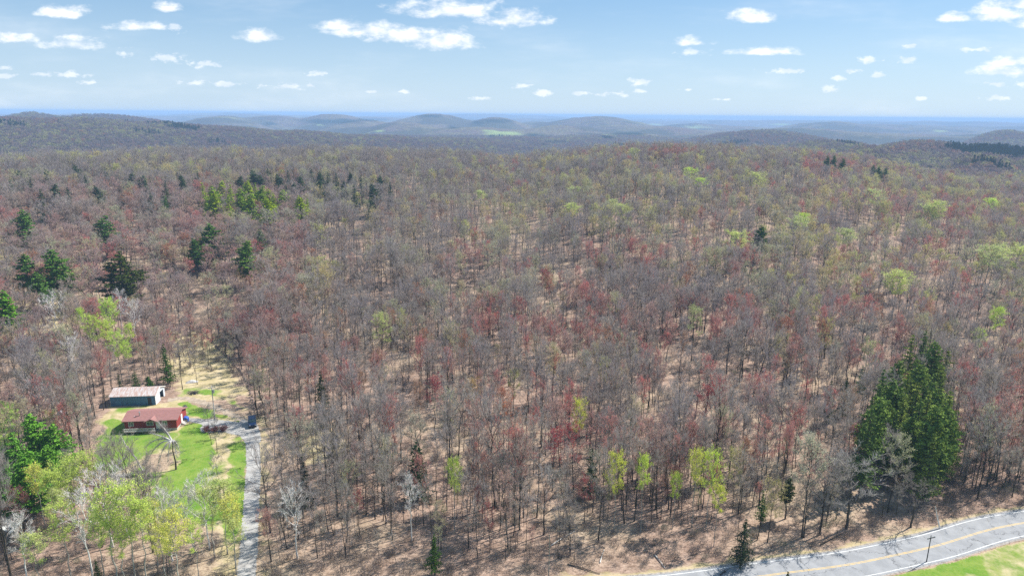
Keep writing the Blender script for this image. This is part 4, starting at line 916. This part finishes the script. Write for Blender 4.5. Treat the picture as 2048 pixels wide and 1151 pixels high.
for i in range(N):
    X_, Y_ = pxs[i], pys[i]-40*(300/max(dep[i],120)); u = g4.random(); c1 = clump[i]; c2 = clump2[i]
    if Y_ > 700: P = dict(bare=.83, red=.09, org=.02, olv=.05, yel=.01); gs = GREY
    elif X_ < 620 and Y_ > 375: P = dict(bare=.50, pink=.25, red=.13, org=.05, olv=.07); gs = PINK+GREY[:2]
    elif X_ < 900: P = dict(bare=.74, pink=.06, olv=.14, yel=.03, org=.03); gs = GREY
    elif Y_ > 490 and X_ < 1520: P = dict(bare=.66, red=.23, org=.03, olv=.08); gs = GREY
    elif X_ < 1600: P = dict(bare=.68, red=.05, olv=.19, yel=.06, org=.02) if Y_ > 320 else dict(bare=.5, olv=.22, org=.18, red=.1); gs = GREY
    elif Y_ < 450: P = dict(bare=.50, red=.20, yel=.11, olv=.12, org=.07); gs = GREY[1:2]+GREY[3:]+PINK
    else: P = dict(bare=.66, red=.09, org=.06, olv=.11, yel=.08); gs = GREY[1:2]+GREY[3:]+GREY[:1]
    if 'red' in P: P['red'] *= 3.2*sstep((c1-.40)/.25)+.12
    for q_ in ('olv','yel'):
        if q_ in P: P[q_] *= 2.2*sstep((c2-.38)/.25)+.3
    s_ = sum(P.values()); a = 0; ch = 'bare'
    for kk, p in P.items():
        a += p/s_
        if u < a: ch = kk; break
    if ch == 'bare': kd = 'bare'; tn = gs[int(g4.integers(len(gs)))]
    elif ch == 'pink': kd = 'budding'; tn = PINK[int(g4.integers(3))]
    elif ch == 'red': kd = 'budding'; tn = RED[int(g4.integers(4))]
    elif ch == 'org': kd = 'budding'; tn = ORG[int(g4.integers(2))]
    elif ch == 'olv': kd = 'leafing' if g4.random() < .5 else 'budding'; tn = OLV[int(g4.integers(4))]
    else: kd = 'leafing'; tn = YEL[int(g4.integers(3))]
    kinds.append(kd); tints.append(tn); vs.append(int(g4.integers(len(VAR[kd]))))
    h_ = g4.uniform(12.0, 18.5)*(.86+.28*stand[i])
    if kd == 'bare' and g4.random() < .30: h_ *= g4.uniform(.4, .7)
    if kd == 'budding': h_ *= .9
    if X_ > 200 and X_ < 520 and 560 < pys[i] < 800: h_ *= .7
    if pys[i] > 1090 and X_ > 500: h_ *= .8
    if small_[i]: h_ *= g4.uniform(.42, .72)
    Hs.append(h_)
kinds = np.array(kinds); tints = np.array(tints); vs = np.array(vs); Hs = np.array(Hs); RZ = g4.uniform(0, 6.283, N); SC = np.array([Hs[i]/HGT[kinds[i]][vs[i]] for i in range(N)]); WD = np.where((pxs < 640) & (pys > 420) & (pys < 720), 1.36, np.where(pxs < 900, 1.05, .95)); WD = np.where(dep < 230, WD*np.where(g4.random(N) < .55, .72, .98), WD); TX = g4.normal(0, .035, N)*np.where(g4.random(N) < .05, 4, 1); TY = g4.normal(0, .035, N)*np.where(g4.random(N) < .05, 4, 1)
inframe = (pxs > -30) & (pxs < 2080) & (pys-Hs*1365/dep*.95 < 1140)
LXY = np.array([(l[0], l[1]) for l in LAND])
single = np.zeros(N, bool); buckets = {}
ORD = ['nearest']+[q_+' nearest' for q_ in 'second third fourth fifth sixth seventh eighth ninth tenth eleventh twelfth thirteenth fourteenth fifteenth sixteenth seventeenth eighteenth nineteenth twentieth twenty-first twenty-second twenty-third twenty-fourth twenty-fifth twenty-sixth'.split()]
def look(i):
    h = 'tall' if Hs[i] > 18.2 else 'short' if Hs[i] < 13.5 else 'medium'
    cw = CORD.get(tuple(tints[i]), 'grey'); kd = kinds[i]
    if kd == 'bare': return '%s bare %s tree' % (h, cw), 'bare trees of the forest'
    if kd == 'budding': return '%s %s budding tree' % (h, cw), 'budding trees of the forest'
    return '%s %s leafing tree' % (h, cw), 'leafing trees of the forest'
for kd, lim in (('bare', 300), ('budding', 250), ('leafing', 200)):
    idx = np.where((kinds == kd) & inframe)[0]; idx = idx[np.argsort(dep[idx]/Hs[idx])][:lim]
    single[idx] = True
for i in np.where(single)[0]:
    d = np.hypot(LXY[:, 0]-fx[i], LXY[:, 1]-fy[i]); l = int(np.argmin(d)); dx, dy = fx[i]-LXY[l, 0], fy[i]-LXY[l, 1]
    sec = ('right of' if dx > 0 else 'left of') if abs(dx) > abs(dy) else ('behind' if dy > 0 else 'in front of')
    lk, gr = look(i); buckets.setdefault((lk, l, sec, gr), []).append((d[l], i))
for (lk, l, sec, gr), lst in buckets.items():
    lst.sort()
    for n_, (_, i) in enumerate(lst):
        lab = '%s %s %s' % (lk, sec, LAND[l][2]) + ('' if len(lst) == 1 else ', %s' % ORD[min(n_, 25)])
        place(kinds[i], vs[i], float(fx[i]), float(fy[i]), float(Hs[i]), float(RZ[i]), [float(t) for t in tints[i]], lab, gr, z=float(fz[i]), wide=float(WD[i]), tilt=(float(TX[i]), float(TY[i])))

def stuff(name, label, pos, vi, rz, sc, tint, sources, tx=None, ty=None):
    m = bpy.data.meshes.new(name); m.vertices.add(len(pos)); m.vertices.foreach_set('co', np.asarray(pos, float).ravel())
    def at(nm, typ, dat, key):
        a = m.attributes.new(nm, typ, 'POINT'); a.data.foreach_set(key, np.asarray(dat).ravel())
    at('vi', 'INT', np.asarray(vi, np.int32), 'value'); at('rot', 'FLOAT_VECTOR', np.stack([np.zeros(len(pos)) if tx is None else tx, np.zeros(len(pos)) if ty is None else ty, rz], -1).astype(np.float32), 'vector')
    at('sc', 'FLOAT_VECTOR', np.asarray(sc, np.float32), 'vector'); at('tint', 'FLOAT_COLOR', np.concatenate([tint, np.ones((len(pos), 1))], 1).astype(np.float32), 'color')
    o = link(name, m); tag(o, label, 'forest', kind='stuff')
    t = bpy.data.node_groups.new(name, 'GeometryNodeTree'); t.interface.new_socket('Geometry', in_out='INPUT', socket_type='NodeSocketGeometry'); t.interface.new_socket('Geometry', in_out='OUTPUT', socket_type='NodeSocketGeometry')
    N_ = t.nodes; L_ = t.links; gi = N_.new('NodeGroupInput'); go = N_.new('NodeGroupOutput')
    J = N_.new('GeometryNodeJoinGeometry')
    for grp in reversed(sources):                      # links of a join come out last first
        j = N_.new('GeometryNodeJoinGeometry')
        for ob in grp:
            oi = N_.new('GeometryNodeObjectInfo'); oi.inputs[0].default_value = ob; oi.transform_space = 'ORIGINAL'; L_.new(oi.outputs['Geometry'], j.inputs[0])
        g2 = N_.new('GeometryNodeGeometryToInstance'); L_.new(j.outputs[0], g2.inputs[0]); L_.new(g2.outputs[0], J.inputs[0])
    def na(nm, ty):
        a = N_.new('GeometryNodeInputNamedAttribute'); a.data_type = ty; a.inputs[0].default_value = nm; return a.outputs[0]
    ip = N_.new('GeometryNodeInstanceOnPoints'); ip.inputs['Pick Instance'].default_value = True
    L_.new(gi.outputs[0], ip.inputs['Points']); L_.new(J.outputs[0], ip.inputs['Instance']); L_.new(na('vi', 'INT'), ip.inputs['Instance Index'])
    L_.new(na('rot', 'FLOAT_VECTOR'), ip.inputs['Rotation']); L_.new(na('sc', 'FLOAT_VECTOR'), ip.inputs['Scale'])
    L_.new(ip.outputs[0], go.inputs[0])
    md = o.modifiers.new('scatter', 'NODES'); md.node_group = t; return o
for kd, nm, lb in (('bare','bare_forest','grey leafless woods filling the slope up to the ridge'),('budding','budding_forest','red and olive budding trees mixed through the woods'),('leafing','leafing_forest','pale green leafing trees mixed through the woods')):
    i = np.where((kinds == kd) & ~single)[0]
    for v in range(len(VAR[kd])): assert (kd, v) in SRC, (kd, v)
    stuff(nm, lb, np.stack([fx[i], fy[i], fz[i]], -1), vs[i], RZ[i], np.stack([SC[i]*WD[i], SC[i]*WD[i], SC[i]], -1), tints[i], [SRC[(kd, v)] for v in range(len(VAR[kd]))], TX[i], TY[i])

# ---- far canopy: rounded small crowns on the hills beyond, one mass
random.seed(5)
def far_crown(k, con=False):
    b = MB()
    n = 70
    for j in range(n):
        if con:
            f = random.random(); a = random.uniform(0, 6.28); R = 2.6*(1-f)+.2; p = Vector((math.cos(a)*R*random.random()**.5, math.sin(a)*R*random.random()**.5, 3+13*f)); b.leaf(p, 2.0, 0, .6)
        else:
            v = Vector((random.gauss(0,1), random.gauss(0,1), abs(random.gauss(0,1))*.9+.1)).normalized()*random.uniform(.6,1.05); b.leaf(Vector((v.x*4.3, v.y*4.3, 9.5+v.z*5.2)), 1.5, 0, .5)
    b.tube([(0,0,-1),(0,0,12)], [.25,.1], 3)
    e = b.build('crown', [M_LEAF if not con else M_NEEDLE]); return e
x3, y3 = scatter(860, 3000, 8.2, .05, 3, 43); z3 = height(x3, y3)
zmax = np.full(x3.shape, -9e9); r3 = np.hypot(x3, y3); a3 = np.arctan2(x3, y3)
for s_ in np.arange(250, 3000, 30.):
    u_ = s_/r3; xx = x3*u_; yy_ = y3*u_; kk = u_ < .97
    hh = np.where(kk, height(xx, yy_)+12, -9e9); zmax = np.maximum(zmax, np.where(kk, (hh-CH)/s_, -9e9))
vis = (z3+22+12-CH)/r3 > zmax
px3, py3, d3 = PX(x3, y3, z3)
infield = np.zeros(x3.shape, bool)
for (a_, b_, c_, d_) in FIELDS: infield |= (np.hypot((px3-a_)/c_, (py3-b_)/d_) < 1.25) & (r3 > 1800)
vis &= ~infield
x3, y3, z3, px3, py3, r3 = [a[vis] for a in (x3, y3, z3, px3, py3, r3)]
g6 = np.random.default_rng(3); n3 = len(x3)
con = (fbm(x3/90, y3/90, 71, 2) > .80)
ex, ey = G(1975, 322, 30)
con |= (np.hypot((px3-1990)/105, (py3-(316+(px3-1990)*.10))/11) < 1) & (r3 < 2000)
t3 = np.zeros((n3, 3)); cl = fbm(x3/120, y3/120, 81, 3)
pal = np.array([(.21,.16,.17),(.24,.17,.165),(.18,.145,.165),(.27,.25,.15),(.34,.33,.16),(.32,.16,.12),(.24,.20,.18)])
wts = np.stack([np.full(n3, .3), np.full(n3, .2), np.full(n3, .2), .28*sstep((cl-.38)/.2)+.04, .16*sstep((cl-.42)/.2)+.02, (.05+.12*(px3 > 1500))*sstep((.6-cl)/.2)+.01, np.full(n3, .12)], 1)
cum = np.cumsum(wts/wts.sum(1, keepdims=True), 1); pick = (g6.random(n3)[:, None] > cum).sum(1).clip(0, 6)
t3 = pal[pick]; t3[con] = (.03, .06, .035)
s3 = g6.uniform(.8, 1.2, n3)
P3 = np.stack([x3, y3, z3], -1)
def own_stuff(name, label, con_, P, s, t):
    srcs = []
    o = stuff(name, label, P, g6.integers(0, 3, len(P)), g6.uniform(0, 6.28, len(P)), np.stack([s*1.15, s*1.15, s], -1), t, [])
    t_ = o.modifiers[0].node_group; J = [n for n in t_.nodes if n.bl_idname == 'GeometryNodeJoinGeometry'][0]
    for k in range(3):
        c = far_crown(k, con_); c.name = 'crown'; c.parent = o; c.location = tuple(P[k]); c['tint'] = [float(q) for q in t[k]]
        oi = t_.nodes.new('GeometryNodeObjectInfo'); oi.inputs[0].default_value = c; oi.transform_space = 'ORIGINAL'
        g2 = t_.nodes.new('GeometryNodeGeometryToInstance'); t_.links.new(oi.outputs['Geometry'], g2.inputs[0]); t_.links.new(g2.outputs[0], J.inputs[0])
own_stuff('distant_forest', 'woods covering the hills beyond the near ridge', False, P3[~con], s3[~con], t3[~con])
own_stuff('distant_conifers', 'dark plantation and evergreen patches on the far slopes', True, P3[con], s3[con], t3[con])
print('TREES', N, 'single', single.sum(), 'far', n3, 'con', con.sum())

# ------------------------------------------------------------------ underbrush, logs
random.seed(21)
def brush_src(parent, P):
    b = MB()
    for k in range(26):
        a = random.uniform(0, 6.28); p = Vector((random.gauss(0,.5), random.gauss(0,.5), -.05)); d = Vector((math.cos(a)*.5, math.sin(a)*.5, 1)).normalized()*random.uniform(.7,1.7)
        b.ribbon(p, p+d, .05)
        for j in range(4): m_ = p+d*random.uniform(.3,.9); b.ribbon(m_, m_+Vector((random.gauss(0,.4),random.gauss(0,.4),random.uniform(.1,.5))), .035)
    c = b.build('brush', [M_TWIG], parent); c.location = P; return c
bx3, by3 = scatter(84, 340, 2.2, .0, 33, 46); rdb = road_d(bx3, by3); gb = np.random.default_rng(8); u = gb.random(len(bx3))
edge = (rdb > 5.6) & (rdb < 13); dd_ = dline(bx3, by3); fb = fbm(bx3/14, by3/14, 91, 2)
left = (bx3 < -42) & (by3 < 175)
kb = (edge & (u < .85)) | ((rdb > 15) & (u < .34+.4*(fb > .55))) | ((rdb > 15) & left & (u < .4)); kb &= ~in_yard(bx3, by3) & (dd_ > 2.6) & (rdb > 4.8)
bx3, by3, rdb = bx3[kb], by3[kb], rdb[kb]; nb3 = len(bx3)
tb = np.array([(.24,.15,.11),(.28,.20,.14),(.20,.13,.11),(.30,.26,.15),(.17,.14,.12),(.24,.28,.10)])[gb.choice(6, nb3, p=[.28,.17,.25,.10,.16,.04])]*.8
ob = stuff('underbrush', 'tangled brown brush along the wood edge and under the trees', np.stack([bx3, by3, height(bx3, by3)], -1), gb.integers(0, 3, nb3), gb.uniform(0, 6.28, nb3), np.stack([gb.uniform(.6, 1.3, nb3)]*3, -1), tb, [])
t_ = ob.modifiers[0].node_group; J = [n for n in t_.nodes if n.bl_idname == 'GeometryNodeJoinGeometry'][0]
for k in range(3):
    c = brush_src(ob, (float(bx3[k]), float(by3[k]), hgt(bx3[k], by3[k]))); c['tint'] = (.24,.18,.13)
    oi = t_.nodes.new('GeometryNodeObjectInfo'); oi.inputs[0].default_value = c; oi.transform_space = 'ORIGINAL'
    g2 = t_.nodes.new('GeometryNodeGeometryToInstance'); t_.links.new(oi.outputs['Geometry'], g2.inputs[0]); t_.links.new(g2.outputs[0], J.inputs[0])
logs = [(1575,828,1612,868),(1590,850,1575,820),(1395,742,1425,757),(1100,1092,1150,1062),(1135,1128,1200,1148),(1200,1125,1208,1100),(1310,1110,1330,1136),(1245,595,1300,625),(1440,1150,1452,1143),(700,975,725,990),(1560,695,1600,670),(1640,1090,1710,1055),(980,1020,1010,1010),(760,870,790,862),(1300,900,1340,890)]
LOGL = ['dark fallen trunk of the crossed pair left of the evergreen stand','lower dark trunk crossing the fallen one left of the evergreen stand','dark short log above the tall red tree','pale broken trunk leaning over the dark hemlock near the road','long pale log lying down the bank beside the slim pale pole','pale stick standing out of the brush above the road','pale branch lying on the bank where the road leaves the frame',
 'dark log far up the slope near the olive centre crown','short log at the road edge by the small roadside spruce','dark log below the small dark red sapling','dark log under the rusty orange tree','dark log on the bank below the silvery bare tree','small log under the pale bare tree near the bottom','dark log near the dark red middle tree','dark log below the bright central tree']
for i, (a, b_, c_, d_) in enumerate(logs):
    p = Vector((*G(a, b_), 0)); q2 = Vector((*G(c_, d_), 0)); z0 = hgt(p.x, p.y); e = empty('fallen_log', (p.x, p.y, z0)); L = q2-p
    if L.length > 9: L *= 9/L.length
    HXY = LXY; dd2 = np.hypot(LXY[:, 0]-p.x, LXY[:, 1]-p.y); l = int(np.argmin(dd2))
    tag(e, LOGL[i], 'log', 'fallen logs')
    T = MB(); L.z = hgt(q2.x, q2.y)-z0; T.tube([Vector((0,0,.12)), L*.5+Vector((0,.1,.2)), L+Vector((0,0,.12))], [.12,.09,.05], 7, cap=True); T.build('trunk', M_BIRCH if i in (3,5,6) else M_BARK, e)
    T = MB()
    for k in range(6): s_ = L*random.uniform(.4,.95)+Vector((0,0,.2)); T.tube([s_, s_+Vector((random.gauss(0,.7),random.gauss(0,.7),random.uniform(.2,.9)))], [.05,.02], 4)
    T.build('branch', M_BARK, e)

# ------------------------------------------------------------------ haze
b = MB(); b.box(-62000, 62000, -62000, 62000, float(Z.min())-1.0, float(max(Z.max()+4, CH+8, Z[Rr < 3010].max()+19, Z[Rr < 860].max()+25)))
def haze_mat():
    m = bpy.data.materials.new('haze'); m.use_nodes = True; t = m.node_tree; t.nodes.clear(); n = NT(t); o = n.n('ShaderNodeOutputMaterial')
    v = n.n('ShaderNodeVolumePrincipled', {'Color': (.40, .61, .94, 1), 'Density': 1.55e-4, 'Anisotropy': 0.0}); n.link(v.outputs[0], o.inputs['Volume']); return m
hzo = b.build('haze', haze_mat()); hzo['kind'] = 'stuff'
print('haze z', Z.min(), Z.max())
